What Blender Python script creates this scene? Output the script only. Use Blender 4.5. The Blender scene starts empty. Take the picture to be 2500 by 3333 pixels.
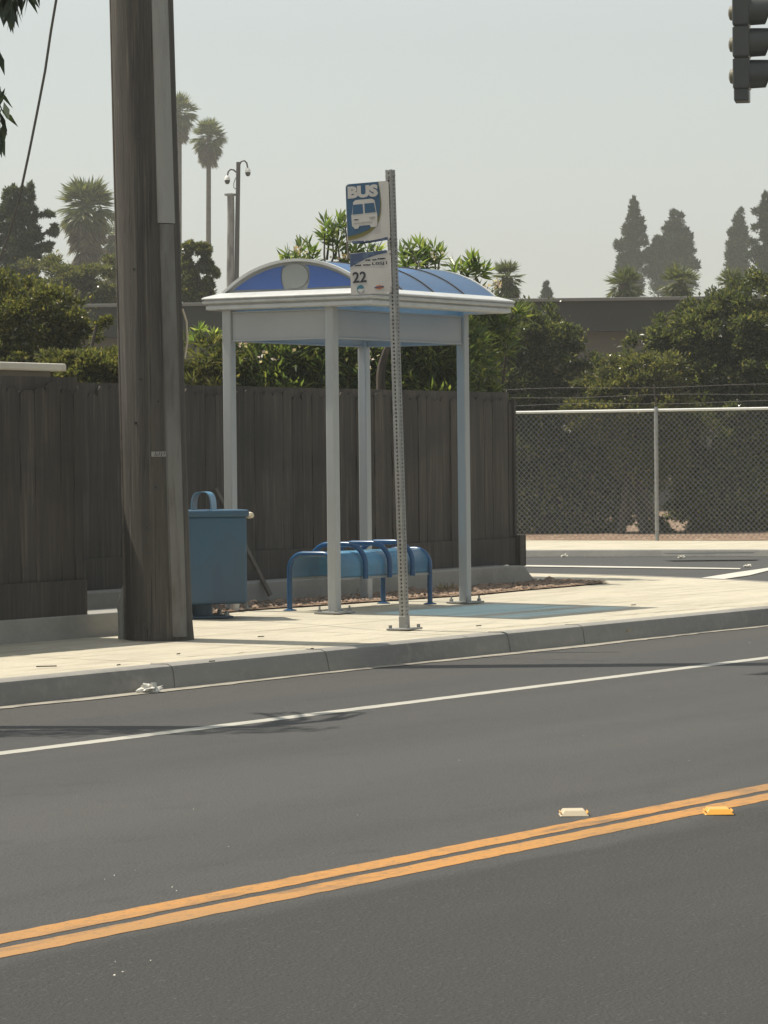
import bpy, bmesh, math, random
import numpy as np
from mathutils import Vector, Matrix
R = math.radians
S = bpy.context.scene
COL = S.collection

# ---------------------------------------------------------------- camera
F = 11540.0                                   # focal length in photo pixels (2500 px wide)
TH = math.atan2(8200 - 1250, F)               # angle between view and road direction (+X)
H = 1.25
PITCH = math.atan2(163.5, F)
ROLL = R(0.6)
r0 = np.array([math.sin(TH), -math.cos(TH), 0.0]); f0 = np.array([math.cos(TH), math.sin(TH), 0.0]); u0 = np.array([0, 0, 1.0])
fw = f0 * math.cos(PITCH) - u0 * math.sin(PITCH); u1 = u0 * math.cos(PITCH) + f0 * math.sin(PITCH)
rt = r0 * math.cos(ROLL) - u1 * math.sin(ROLL); up = u1 * math.cos(ROLL) + r0 * math.sin(ROLL)
CAM = np.array([0, 0, H])
cd = bpy.data.cameras.new("camera"); cam = bpy.data.objects.new("camera", cd); COL.objects.link(cam)
cd.sensor_fit = 'HORIZONTAL'; cd.sensor_width = 36; cd.lens = 36 * F / 2500; cd.clip_start = 0.1; cd.clip_end = 6000
cam.matrix_world = Matrix(((rt[0], up[0], -fw[0], 0), (rt[1], up[1], -fw[1], 0), (rt[2], up[2], -fw[2], H), (0, 0, 0, 1)))
S.camera = cam
S.render.resolution_x = 768; S.render.resolution_y = 1024

# ---------------------------------------------------------------- light
SUN_H = np.array([-0.16, 0.987]); SUN_EL = R(64)
w = bpy.data.worlds.new("World"); S.world = w; w.use_nodes = True
nt = w.node_tree; nt.nodes.clear()
sky = nt.nodes.new('ShaderNodeTexSky'); sky.sky_type = 'NISHITA'; sky.sun_disc = False
sky.sun_elevation = SUN_EL; sky.sun_rotation = math.atan2(SUN_H[0], SUN_H[1]); sky.air_density = 1.3; sky.dust_density = 2.0; sky.ozone_density = 1.0
hs = nt.nodes.new('ShaderNodeHueSaturation'); hs.inputs['Saturation'].default_value = 0.22
bg = nt.nodes.new('ShaderNodeBackground'); bg.inputs['Strength'].default_value = 0.096
wo = nt.nodes.new('ShaderNodeOutputWorld')
nt.links.new(sky.outputs[0], hs.inputs['Color']); tn = nt.nodes.new('ShaderNodeMix'); tn.data_type = 'RGBA'; tn.blend_type = 'MULTIPLY'; tn.inputs[0].default_value = 1; tn.inputs[7].default_value = (0.955, 1.0, 0.985, 1)
nt.links.new(hs.outputs[0], tn.inputs[6]); nt.links.new(tn.outputs[2], bg.inputs[0]); nt.links.new(bg.outputs[0], wo.inputs[0])
sd = bpy.data.lights.new("sun", 'SUN'); sd.energy = 3.8; sd.angle = R(0.5); sd.color = (1.0, 0.92, 0.79)
sun = bpy.data.objects.new("sun", sd); COL.objects.link(sun)
sv = Vector((SUN_H[0] * math.cos(SUN_EL), SUN_H[1] * math.cos(SUN_EL), math.sin(SUN_EL)))
sun.rotation_euler = sv.to_track_quat('Z', 'Y').to_euler(); sun.location = (20, 30, 40)
S.view_settings.view_transform = 'Standard'; S.view_settings.look = 'None'; S.view_settings.exposure = 0.5; S.view_settings.gamma = 1.0
S.cycles.use_denoising = True; S.cycles.denoiser = 'OPENIMAGEDENOISE'; S.cycles.denoising_input_passes = 'RGB_ALBEDO_NORMAL'; S.cycles.denoising_prefilter = 'ACCURATE'; S.cycles.max_bounces = 8; S.cycles.transparent_max_bounces = 12; S.cycles.volume_bounces = 2

# ---------------------------------------------------------------- pixel -> place helpers (photo pixels, true distances)
def ray(x, y): return fw + rt * (x - 1250) / F - up * (y - 1666.5) / F
def on_z(x, y, z):
    d = ray(x, y); return CAM + d * (z - H) / d[2]
def on_Y(x, y, Y):
    d = ray(x, y); return CAM + d * Y / d[1]
def at(x, y, Z): return CAM + ray(x, y) * Z
K = 2500 / 1659.0
def atD(x, y, Z): return at(x * K, y * K, Z)
YK = 11.16                                     # kerb line
def zroad(Y): return 0.02 * (YK - Y) if Y > 5.2 else 0.119 - 0.02 * (5.2 - Y)
ZK = 0.135
def zwalk(Y): return ZK + 0.015 * max(0.0, min(Y, 16.5) - YK)
def on_walk(x, y):
    z = 0.17
    for _ in range(8):
        p = on_z(x, y, z); z = zwalk(p[1])
    return on_z(x, y, z)
def on_road(x, y):
    z = 0.05
    for _ in range(12):
        p = on_z(x, y, z); z = zroad(p[1])
    return on_z(x, y, z)

# ---------------------------------------------------------------- materials
def srgb(r, g, b):
    return tuple(((c / 255) / 12.92 if c / 255 <= 0.04045 else ((c / 255 + 0.055) / 1.055) ** 2.4) for c in (r, g, b))
class NT:
    def __init__(s, name):
        s.m = bpy.data.materials.new(name); s.m.use_nodes = True; s.t = s.m.node_tree; s.t.nodes.clear()
        s.out = s.n('ShaderNodeOutputMaterial')
    def n(s, t, **kw):
        q = s.t.nodes.new(t)
        for k, v in kw.items():
            setattr(q, k, v)
        return q
    def l(s, a, b): s.t.links.new(a, b)
def noise_fac(T, scale, detail=5, stretch=(1, 1, 1), lo=0.35, hi=0.65, rough=0.6, coord='Object'):
    tc = T.n('ShaderNodeTexCoord') if coord == 'Object' else None
    src = tc.outputs['Object'] if tc else T.n('ShaderNodeNewGeometry').outputs['Position']
    mp = T.n('ShaderNodeMapping'); mp.inputs['Scale'].default_value = stretch
    T.l(src, mp.inputs['Vector'])
    nz = T.n('ShaderNodeTexNoise'); nz.inputs['Scale'].default_value = scale; nz.inputs['Detail'].default_value = detail; nz.inputs['Roughness'].default_value = rough
    T.l(mp.outputs[0], nz.inputs['Vector'])
    mr = T.n('ShaderNodeMapRange'); mr.inputs['From Min'].default_value = lo; mr.inputs['From Max'].default_value = hi
    T.l(nz.outputs['Fac'], mr.inputs['Value'])
    return mr.outputs[0]
def mixc(T, fac, a, b, mode='MIX'):
    mx = T.n('ShaderNodeMix', data_type='RGBA', blend_type=mode)
    if isinstance(fac, (int, float)): mx.inputs[0].default_value = fac
    else: T.l(fac, mx.inputs[0])
    for v, i in ((a, 6), (b, 7)):
        if isinstance(v, tuple): mx.inputs[i].default_value = (*v, 1)
        else: T.l(v, mx.inputs[i])
    return mx.outputs[2]
TONE = {'asphalt': .50, 'sidewalk_concrete': .79, 'sign_blue': .72, 'yellow_paint': .54, 'white_paint': .62, 'white_paint_bright': .7, 'gutter_concrete': .85, 'weathered_wood': .74, 'pole_wood': .88, 'conduit_grey': .95,
        'conduit_lower_grey': .85, 'galvanised_steel': .85, 'galvanised_wire': .6, 'shelter_grey_paint': .88, 'shelter_panel': .85, 'kerb_concrete': .98, 'wall_concrete': .85, 'can_blue': .95, 'sign_white': .92,
        'fascia_dark': .62, 'stucco_wall': .72, 'coping_metal': .8, 'masonry_tan': .85, 'gable_grey': .85, 'concrete_pole': .85, 'mast_dark_steel': .7, 'signal_dark': .8, 'bark': .75, 'palm_bark': .75, 'grey_plank': .85}
def mat(name, c, rough=0.7, metal=0.0, c2=None, layers=(), bump=None, spec=0.5, island=0.0, coord='Object'):
    """layers: (colour, scale, stretch, lo, hi, amount)"""
    q = TONE.get(name, 1.0); c = tuple(v * q for v in c); layers = [(tuple(v * q for v in l_[0]), *l_[1:]) for l_ in layers]
    T = NT(name); p = T.n('ShaderNodeBsdfPrincipled'); T.l(p.outputs[0], T.out.inputs[0])
    p.inputs['Roughness'].default_value = rough; p.inputs['Metallic'].default_value = metal
    p.inputs['Specular IOR Level'].default_value = spec
    col = c
    for (lc, sc, st, lo, hi, amt) in layers:
        f = noise_fac(T, sc, 6, st, lo, hi, coord=coord)
        mm = T.n('ShaderNodeMath', operation='MULTIPLY'); T.l(f, mm.inputs[0]); mm.inputs[1].default_value = amt
        col = mixc(T, mm.outputs[0], col, lc)
    if island > 0:
        g = T.n('ShaderNodeNewGeometry')
        mr = T.n('ShaderNodeMapRange'); mr.inputs['To Min'].default_value = 1 - island; mr.inputs['To Max'].default_value = 1 + island
        T.l(g.outputs['Random Per Island'], mr.inputs['Value'])
        vm = T.n('ShaderNodeVectorMath', operation='SCALE'); T.l(mr.outputs[0], vm.inputs['Scale'])
        if isinstance(col, tuple): vm.inputs[0].default_value = col
        else: T.l(col, vm.inputs[0])
        col = vm.outputs[0]
    if isinstance(col, tuple): p.inputs['Base Color'].default_value = (*col, 1)
    else: T.l(col, p.inputs['Base Color'])
    if bump:
        sc, st, dist = bump
        f = noise_fac(T, sc, 4, st, 0.2, 0.8, coord=coord)
        b = T.n('ShaderNodeBump'); b.inputs['Strength'].default_value = 0.6; b.inputs['Distance'].default_value = dist
        T.l(f, b.inputs['Height']); T.l(b.outputs[0], p.inputs['Normal'])
    return T.m
def leafmat(name, cols, rough=0.42, trans=0.35, spec=0.5, tboost=1.6):
    """cols: list of (position, colour) over a random value per leaf"""
    T = NT(name); g = T.n('ShaderNodeNewGeometry'); cr = T.n('ShaderNodeValToRGB')
    el = cr.color_ramp.elements
    while len(el) > 1: el.remove(el[-1])
    el[0].position = cols[0][0]; el[0].color = (*cols[0][1], 1)
    for pz, cc in cols[1:]:
        e = el.new(pz); e.color = (*cc, 1)
    T.l(g.outputs['Random Per Island'], cr.inputs[0])
    p = T.n('ShaderNodeBsdfPrincipled'); p.inputs['Roughness'].default_value = rough; p.inputs['Specular IOR Level'].default_value = spec
    T.l(cr.outputs[0], p.inputs['Base Color'])
    tr = T.n('ShaderNodeBsdfTranslucent')
    tb = mixc(T, 1.0, cr.outputs[0], (tboost * 1.0, tboost * 1.05, tboost * 0.45), 'MULTIPLY'); T.l(tb, tr.inputs[0])
    mx = T.n('ShaderNodeMixShader'); mx.inputs[0].default_value = trans
    T.l(p.outputs[0], mx.inputs[1]); T.l(tr.outputs[0], mx.inputs[2]); T.l(mx.outputs[0], T.out.inputs[0])
    return T.m

M = {}
one = (1, 1, 1)
M['asphalt_cross'] = mat('asphalt', (0.088, 0.085, 0.080), 0.85, layers=[
    ((0.110, 0.106, 0.098), 0.35, (0.25, 1.2, 1), 0.35, 0.7, 0.8), ((0.064, 0.063, 0.061), 0.9, (0.2, 1.4, 1), 0.5, 0.75, 0.7),
    ((0.155, 0.15, 0.138), 120.0, one, 0.58, 0.72, 0.5), ((0.04, 0.04, 0.04), 90.0, one, 0.55, 0.72, 0.55),
    ((0.07, 0.067, 0.062), 14.0, one, 0.55, 0.75, 0.35)], bump=(160.0, one, 0.004), coord='w')
T = NT('asphalt_road'); p = T.n('ShaderNodeBsdfPrincipled'); T.l(p.outputs[0], T.out.inputs[0]); p.inputs['Roughness'].default_value = 0.85
def lay(col, c, sc, st, lo, hi, amt, det=6):
    f = noise_fac(T, sc, det, st, lo, hi, coord='w'); mm = T.n('ShaderNodeMath', operation='MULTIPLY'); T.l(f, mm.inputs[0]); mm.inputs[1].default_value = amt; return mixc(T, mm.outputs[0], col, c)
def band(y0, y1, soft):
    g = T.n('ShaderNodeNewGeometry'); sp_ = T.n('ShaderNodeSeparateXYZ'); T.l(g.outputs['Position'], sp_.inputs[0])
    nf = noise_fac(T, 0.9, 4, (0.4, 1, 1), 0.3, 0.7, coord='w'); ad = T.n('ShaderNodeMath', operation='MULTIPLY_ADD'); T.l(nf, ad.inputs[0]); ad.inputs[1].default_value = 0.35; T.l(sp_.outputs['Y'], ad.inputs[2])
    a = T.n('ShaderNodeMapRange', interpolation_type='SMOOTHSTEP'); a.inputs['From Min'].default_value = y0; a.inputs['From Max'].default_value = y0 + soft; T.l(ad.outputs[0], a.inputs['Value'])
    b = T.n('ShaderNodeMapRange', interpolation_type='SMOOTHSTEP'); b.inputs['From Min'].default_value = y1; b.inputs['From Max'].default_value = y1 + soft; b.inputs['To Min'].default_value = 1; b.inputs['To Max'].default_value = 0; T.l(ad.outputs[0], b.inputs['Value'])
    m_ = T.n('ShaderNodeMath', operation='MULTIPLY'); T.l(a.outputs[0], m_.inputs[0]); T.l(b.outputs[0], m_.inputs[1]); return m_.outputs[0]
def dim(f, k):
    m_ = T.n('ShaderNodeMath', operation='MULTIPLY'); T.l(f, m_.inputs[0]); m_.inputs[1].default_value = k; return m_.outputs[0]
col = mixc(T, band(-30, 5.05, .12), (0.047, 0.0455, 0.043), (0.027, 0.026, 0.022))            # older, darker lane on this side
col = mixc(T, dim(band(6.3, 7.4, .7), .55), col, (0.063, 0.062, 0.058))                          # polished, dusty wheel tracks
col = mixc(T, dim(band(8.1, 8.8, .5), .35), col, (0.058, 0.056, 0.051))
col = mixc(T, dim(band(5.6, 5.75, .25), .55), col, (0.030, 0.0295, 0.028))                       # oily strip along the centre line
col = mixc(T, dim(band(10.1, 11.0, .4), .4), col, (0.060, 0.056, 0.048))                         # dust towards the gutter
col = lay(col, (0.030, 0.030, 0.029), 0.8, (0.22, 1.3, 1), .50, .72, .65); col = lay(col, (0.066, 0.063, 0.056), 0.5, (0.25, 1.2, 1), .52, .74, .55)
col = lay(col, (0.026, 0.026, 0.025), 5.0, (0.6, 1.2, 1), .58, .74, .5); col = lay(col, (0.115, 0.11, 0.10), 70.0, one, .60, .72, .55, 3); col = lay(col, (0.016, 0.016, 0.016), 55.0, one, .58, .72, .65, 3)
T.l(col, p.inputs['Base Color'])
f = noise_fac(T, 95.0, 3, one, .25, .75, coord='w'); b = T.n('ShaderNodeBump'); b.inputs['Strength'].default_value = .8; b.inputs['Distance'].default_value = .006; T.l(f, b.inputs['Height']); T.l(b.outputs[0], p.inputs['Normal'])
M['asphalt'] = T.m
M['gutter'] = mat('gutter_concrete', (0.36, 0.33, 0.27), 0.9, layers=[((0.14, 0.13, 0.115), 3.0, (1, 4, 1), 0.45, 0.65, 0.8), ((0.5, 0.46, 0.37), 20.0, one, 0.55, 0.7, 0.5)], coord='w')
M['kerb'] = mat('kerb_concrete', (0.26, 0.25, 0.225), 0.9, layers=[((0.17, 0.165, 0.155), 1.2, (0.5, 1, 2.5), 0.45, 0.65, 0.7), ((0.33, 0.31, 0.27), 14.0, one, 0.5, 0.75, 0.5)], bump=(40, one, 0.004), coord='w')
M['walk'] = mat('sidewalk_concrete', (0.60, 0.55, 0.43), 0.9, layers=[((0.40, 0.35, 0.25), 26.0, (0.5, 1.6, 1), 0.55, 0.72, 0.5), ((0.40, 0.355, 0.265), 2.4, (0.35, 3.0, 1), 0.48, 0.64, 0.6), ((0.47, 0.425, 0.33), 1.1, (0.6, 2.2, 1), 0.45, 0.68, 0.6), ((0.70, 0.64, 0.50), 9.0, (0.6, 2, 1), 0.5, 0.7, 0.5),
    ((0.34, 0.29, 0.215), 4.0, (0.5, 3, 1), 0.62, 0.72, 0.6)], bump=(60, one, 0.003), coord='w')
M['kjoint'] = mat('kerb_crack', (0.165, 0.158, 0.14), 0.95)
M['joint'] = mat('joint_dirt', (0.40, 0.35, 0.26), 0.95)
M['wallconc'] = mat('wall_concrete', (0.34, 0.33, 0.30), 0.9, layers=[((0.24, 0.235, 0.215), 1.6, (1, 1, 2), 0.45, 0.65, 0.7), ((0.42, 0.40, 0.36), 12, one, 0.5, 0.75, 0.4)], bump=(30, one, 0.004), coord='w')
M['gravel_bed'] = mat('dirt', (0.22, 0.14, 0.09), 0.95, layers=[((0.36, 0.28, 0.2), 7.0, one, 0.5, 0.65, 0.8), ((0.13, 0.09, 0.065), 16.0, one, 0.5, 0.68, 0.7)], bump=(22, one, 0.03), coord='w')
M['pebble'] = mat('pebble', (0.24, 0.165, 0.115), 0.9, island=0.55, layers=[((0.2, 0.14, 0.1), 30, one, 0.45, 0.6, 0.5)])
M['ground'] = mat('dry_ground', (0.30, 0.25, 0.18), 0.95, layers=[((0.2, 0.17, 0.12), 0.3, one, 0.4, 0.65, 0.8)], coord='w')
M['yellow'] = mat('yellow_paint', (0.80, 0.37, 0.075), 0.7, layers=[((0.62, 0.33, 0.085), 2.2, (0.4, 3, 1), 0.5, 0.7, 0.6), ((0.30, 0.2, 0.09), 45.0, one, 0.54, 0.68, 0.8), ((0.17, 0.125, 0.075), 4.0, (0.5, 2, 1), 0.54, 0.68, 0.7), ((0.5, 0.30, 0.13), 1.1, (0.3, 1, 1), 0.45, 0.65, 0.6)], bump=(160, one, 0.004), coord='w')
M['white'] = mat('white_paint', (0.62, 0.60, 0.52), 0.7, layers=[((0.36, 0.35, 0.31), 6.0, (0.4, 3, 1), 0.5, 0.7, 0.6), ((0.16, 0.155, 0.145), 45.0, one, 0.62, 0.75, 0.7)], coord='w')
M['fencewood'] = mat('weathered_wood', (0.088, 0.076, 0.064), 0.9, island=0.18, layers=[((0.055, 0.049, 0.045), 2.2, (6, 6, 0.35), 0.42, 0.62, 0.85), ((0.175, 0.15, 0.125), 5.0, (8, 8, 0.3), 0.52, 0.68, 0.6),
    ((0.045, 0.042, 0.042), 0.8, (1, 1, 1.6), 0.5, 0.66, 0.7)], bump=(18, (6, 6, 0.25), 0.004), coord='w')
M['polewood'] = mat('pole_wood', (0.100, 0.088, 0.073), 0.9, layers=[((0.055, 0.050, 0.045), 1.6, (5, 5, 0.22), 0.40, 0.60, 0.85), ((0.17, 0.15, 0.12), 5.0, (8, 8, 0.16), 0.55, 0.68, 0.85), ((0.026, 0.024, 0.023), 14, (6, 6, 0.09), 0.58, 0.66, 0.9),
    ((0.15, 0.14, 0.12), 22, (6, 6, 0.25), 0.58, 0.68, 0.6), ((0.05, 0.047, 0.043), 0.9, (1, 1, 0.8), 0.5, 0.65, 0.5)], bump=(20, (6, 6, 0.12), 0.014))
M['conduit'] = mat('conduit_grey', (0.33, 0.325, 0.30), 0.65, layers=[((0.2, 0.19, 0.175), 3.0, (3, 3, 0.5), 0.45, 0.65, 0.6), ((0.25, 0.22, 0.18), 40.0, (2, 2, 0.3), 0.55, 0.7, 0.5)])
M['conduit_low'] = mat('conduit_lower_grey', (0.21, 0.205, 0.185), 0.75, layers=[((0.12, 0.105, 0.09), 1.2, (3, 3, 1.0), 0.40, 0.60, 0.9), ((0.10, 0.085, 0.07), 9.0, (3, 3, 0.3), 0.5, 0.65, 0.6)])
M['galv'] = mat('galvanised_steel', (0.36, 0.36, 0.345), 0.5, 0.25, layers=[((0.26, 0.255, 0.24), 18.0, (1, 1, 0.5), 0.45, 0.6, 0.6), ((0.2, 0.18, 0.15), 5.0, (2, 2, 0.6), 0.6, 0.72, 0.6)])
M['galvrail'] = mat('galvanised_rail', (0.62, 0.62, 0.58), 0.45, 0.0)
M['wire'] = mat('galvanised_wire', (0.34, 0.345, 0.33), 0.5, 0.0)
M['shelter'] = mat('shelter_grey_paint', (0.42, 0.435, 0.43), 0.45, 0.0, layers=[((0.35, 0.355, 0.345), 2.2, (3, 3, 0.5), 0.45, 0.68, 0.6), ((0.3, 0.285, 0.26), 25.0, (2, 2, 0.4), 0.62, 0.74, 0.5)])
M['rim'] = mat('rim_white_paint', (0.52, 0.53, 0.52), 0.4, layers=[((0.42, 0.425, 0.41), 2.5, (3, 3, 3), 0.45, 0.68, 0.6)])
M['panel'] = mat('shelter_panel', (0.43, 0.435, 0.43), 0.6, layers=[((0.37, 0.37, 0.365), 1.5, (1, 1, 0.7), 0.4, 0.65, 0.7)])
M['blue_film'] = mat('blue_film', (0.045, 0.115, 0.37), 0.45, layers=[((0.06, 0.12, 0.33), 3, one, 0.4, 0.6, 0.5)])
M['gable_grey'] = mat('gable_grey', (0.33, 0.345, 0.335), 0.6)
M['bench'] = mat('bench_blue', (0.020, 0.083, 0.19), 0.26, 0.0, layers=[((0.014, 0.045, 0.11), 5.0, one, 0.45, 0.65, 0.6)])
M['bench_seat'] = mat('bench_seat_blue', (0.06, 0.17, 0.36), 0.4, 0.0, layers=[((0.10, 0.17, 0.27), 3.0, one, 0.42, 0.62, 0.7), ((0.03, 0.075, 0.2), 7.0, one, 0.55, 0.7, 0.6)])
M['can'] = mat('can_blue', (0.036, 0.10, 0.165), 0.5, layers=[((0.05, 0.085, 0.125), 2.0, (1, 1, 0.6), 0.4, 0.65, 0.8), ((0.03, 0.065, 0.125), 6.0, (2, 2, 0.5), 0.55, 0.72, 0.5)])
M['can_hood'] = mat('can_hood_blue', (0.10, 0.27, 0.42), 0.35, layers=[((0.2, 0.27, 0.3), 7.0, one, 0.45, 0.6, 0.7)])
M['tan'] = mat('tan_plastic', (0.62, 0.54, 0.40), 0.5)
M['black'] = mat('black_paint', (0.018, 0.019, 0.019), 0.45)
M['signal'] = mat('signal_dark', (0.028, 0.034, 0.034), 0.35, layers=[((0.05, 0.055, 0.05), 3, one, 0.4, 0.6, 0.6)])
M['signal_back'] = mat('signal_back_dusty', (0.14, 0.125, 0.08), 0.6)
M['signwhite'] = mat('sign_white', (0.52, 0.50, 0.47), 0.55, layers=[((0.42, 0.40, 0.37), 6, one, 0.45, 0.65, 0.5)])
M['signblue'] = mat('sign_blue', (0.022, 0.105, 0.22), 0.5, layers=[((0.03, 0.09, 0.16), 6, one, 0.45, 0.65, 0.5)])
M['signolive'] = mat('sign_olive', (0.16, 0.145, 0.045), 0.55)
M['signdark'] = mat('sign_dark_blue', (0.035, 0.06, 0.13), 0.55, layers=[((0.09, 0.14, 0.2), 22, one, 0.5, 0.6, 0.7)])
M['ink'] = mat('sign_ink', (0.015, 0.018, 0.028), 0.6)
M['teal'] = mat('logo_teal', (0.03, 0.14, 0.2), 0.55)
M['orange'] = mat('logo_orange', (0.42, 0.12, 0.03), 0.55)
M['fascia'] = mat('fascia_dark', (0.060, 0.062, 0.060), 0.85, layers=[((0.05, 0.052, 0.05), 0.4, (1, 1, 0.5), 0.4, 0.65, 0.6)], coord='w')
M['bwall'] = mat('stucco_wall', (0.155, 0.145, 0.125), 0.9, layers=[((0.12, 0.112, 0.098), 0.5, one, 0.4, 0.65, 0.6)], coord='w')
M['coping'] = mat('coping_metal', (0.20, 0.20, 0.185), 0.6)
M['capstone'] = mat('cap_stone', (0.60, 0.57, 0.48), 0.8, layers=[((0.45, 0.42, 0.35), 6, one, 0.5, 0.7, 0.5)])
M['masonry'] = mat('masonry_tan', (0.17, 0.15, 0.12), 0.9, layers=[((0.12, 0.105, 0.088), 3, one, 0.4, 0.62, 0.6)])
M['bark'] = mat('bark', (0.085, 0.068, 0.052), 0.9, layers=[((0.04, 0.033, 0.028), 6.0, (3, 3, 0.5), 0.45, 0.6, 0.8)])
M['palmbark'] = mat('palm_bark', (0.105, 0.085, 0.068), 0.9, layers=[((0.05, 0.042, 0.036), 3.0, (1, 1, 4), 0.45, 0.6, 0.8)])
M['conc_pole'] = mat('concrete_pole', (0.27, 0.265, 0.25), 0.85, layers=[((0.12, 0.118, 0.112), 2.5, (2, 2, 0.6), 0.45, 0.62, 0.85)])
M['mast'] = mat('mast_dark_steel', (0.075, 0.063, 0.058), 0.6)
M['domewhite'] = mat('camera_housing_white', (0.75, 0.74, 0.7), 0.4)
M['domeblack'] = mat('camera_dome_dark', (0.012, 0.016, 0.018), 0.12)
M['cable'] = mat('cable_dark', (0.05, 0.053, 0.05), 0.6)
M['plank'] = mat('grey_plank', (0.17, 0.15, 0.125), 0.9, layers=[((0.09, 0.078, 0.066), 8.0, (1, 1, 1), 0.45, 0.62, 0.7)])
M['plastic_bag'] = mat('clear_plastic', (0.72, 0.70, 0.63), 0.25, layers=[((0.45, 0.43, 0.38), 25, one, 0.45, 0.6, 0.7)])
M['scrap'] = mat('litter_scrap', (0.7, 0.67, 0.58), 0.7)
M['dryleaf'] = leafmat('dry_leaf', [(0, (0.20, 0.14, 0.07)), (0.5, (0.34, 0.28, 0.17)), (1, (0.12, 0.085, 0.05))], 0.6, 0.2)
M['cup'] = mat('cup_plastic', (0.40, 0.41, 0.40), 0.3)
M['amber'] = mat('amber_reflector', (0.75, 0.36, 0.05), 0.35)
M['markerwhite'] = mat('marker_white', (0.50, 0.42, 0.29), 0.45)
M['oleander'] = leafmat('oleander_leaf', [(0, (0.030, 0.050, 0.022)), (0.4, (0.055, 0.082, 0.034)), (0.75, (0.095, 0.12, 0.045)), (0.92, (0.17, 0.18, 0.06)), (1, (0.24, 0.23, 0.09))], 0.3, 0.52, spec=0.6, tboost=2.3)
M['oleander_new'] = leafmat('oleander_young_leaf', [(0, (0.06, 0.095, 0.04)), (0.6, (0.12, 0.16, 0.06)), (1, (0.26, 0.27, 0.12))], 0.3, 0.55, spec=0.6, tboost=2.2)
M['petal'] = leafmat('pale_petal', [(0, (0.62, 0.42, 0.38)), (1, (0.75, 0.68, 0.58))], 0.6, 0.4, tboost=1.0)
M['hedge'] = leafmat('hedge_leaf', [(0, (0.030, 0.042, 0.022)), (0.5, (0.060, 0.072, 0.036)), (0.85, (0.11, 0.112, 0.05)), (0.96, (0.16, 0.15, 0.075)), (1, (0.21, 0.18, 0.10))], 0.24, 0.46, spec=0.7, tboost=2.1)
M['shrub_olive'] = leafmat('shrub_olive_leaf', [(0, (0.045, 0.055, 0.025)), (0.5, (0.085, 0.09, 0.038)), (0.85, (0.13, 0.125, 0.052)), (1, (0.20, 0.165, 0.075))], 0.26, 0.46, spec=0.7, tboost=1.9)
M['treeleaf'] = leafmat('tree_leaf', [(0, (0.030, 0.045, 0.028)), (0.6, (0.055, 0.072, 0.04)), (1, (0.095, 0.105, 0.06))], 0.5, 0.3)
M['cypress'] = leafmat('cypress_spray', [(0, (0.012, 0.024, 0.012)), (0.6, (0.024, 0.040, 0.020)), (1, (0.05, 0.07, 0.034))], 0.6, 0.2)
M['frond'] = leafmat('palm_frond', [(0, (0.06, 0.075, 0.035)), (0.6, (0.105, 0.12, 0.055)), (1, (0.18, 0.18, 0.09))], 0.4, 0.35)
M['deadfrond'] = leafmat('dead_palm_frond', [(0, (0.06, 0.05, 0.036)), (0.6, (0.115, 0.095, 0.07)), (1, (0.20, 0.165, 0.12))], 0.7, 0.25)
# translucent blue roof sheet: passes tinted light
T = NT('blue_polycarbonate')
p = T.n('ShaderNodeBsdfPrincipled'); p.inputs['Base Color'].default_value = (0.50, 0.57, 0.66, 1); p.inputs['Roughness'].default_value = 0.22
p.inputs['Specular IOR Level'].default_value = 0.6
tp = T.n('ShaderNodeBsdfTransparent'); tp.inputs[0].default_value = (0.26, 0.70, 1.0, 1)
tl = T.n('ShaderNodeBsdfTranslucent'); tl.inputs[0].default_value = (0.34, 0.47, 0.64, 1)
m1 = T.n('ShaderNodeMixShader'); m1.inputs[0].default_value = 0.5; T.l(p.outputs[0], m1.inputs[1]); T.l(tl.outputs[0], m1.inputs[2])
m2 = T.n('ShaderNodeMixShader'); m2.inputs[0].default_value = 0.54; T.l(m1.outputs[0], m2.inputs[1]); T.l(tp.outputs[0], m2.inputs[2]); T.l(m2.outputs[0], T.out.inputs[0])
M['polycarb'] = T.m
# perforated steel seat: blue metal with fine see-through holes
T = NT('perforated_blue_steel')
p = T.n('ShaderNodeBsdfPrincipled'); p.inputs['Roughness'].default_value = 0.32
f = noise_fac(T, 3.0, 5, one, 0.42, 0.62); T.l(mixc(T, f, (0.11, 0.31, 0.48), (0.12, 0.24, 0.36)), p.inputs['Base Color'])
uv = T.n('ShaderNodeUVMap'); vo = T.n('ShaderNodeTexVoronoi'); vo.inputs['Scale'].default_value = 1.0; vo.inputs['Randomness'].default_value = 0.0
vs = T.n('ShaderNodeVectorMath', operation='SCALE'); vs.inputs['Scale'].default_value = 140.0; T.l(uv.outputs[0], vs.inputs[0]); T.l(vs.outputs[0], vo.inputs['Vector'])
lt = T.n('ShaderNodeMath', operation='LESS_THAN'); lt.inputs[1].default_value = 0.27; T.l(vo.outputs['Distance'], lt.inputs[0])
tp = T.n('ShaderNodeBsdfTransparent'); mx = T.n('ShaderNodeMixShader'); T.l(lt.outputs[0], mx.inputs[0]); T.l(p.outputs[0], mx.inputs[1]); T.l(tp.outputs[0], mx.inputs[2]); T.l(mx.outputs[0], T.out.inputs[0])
M['perf'] = T.m

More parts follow.
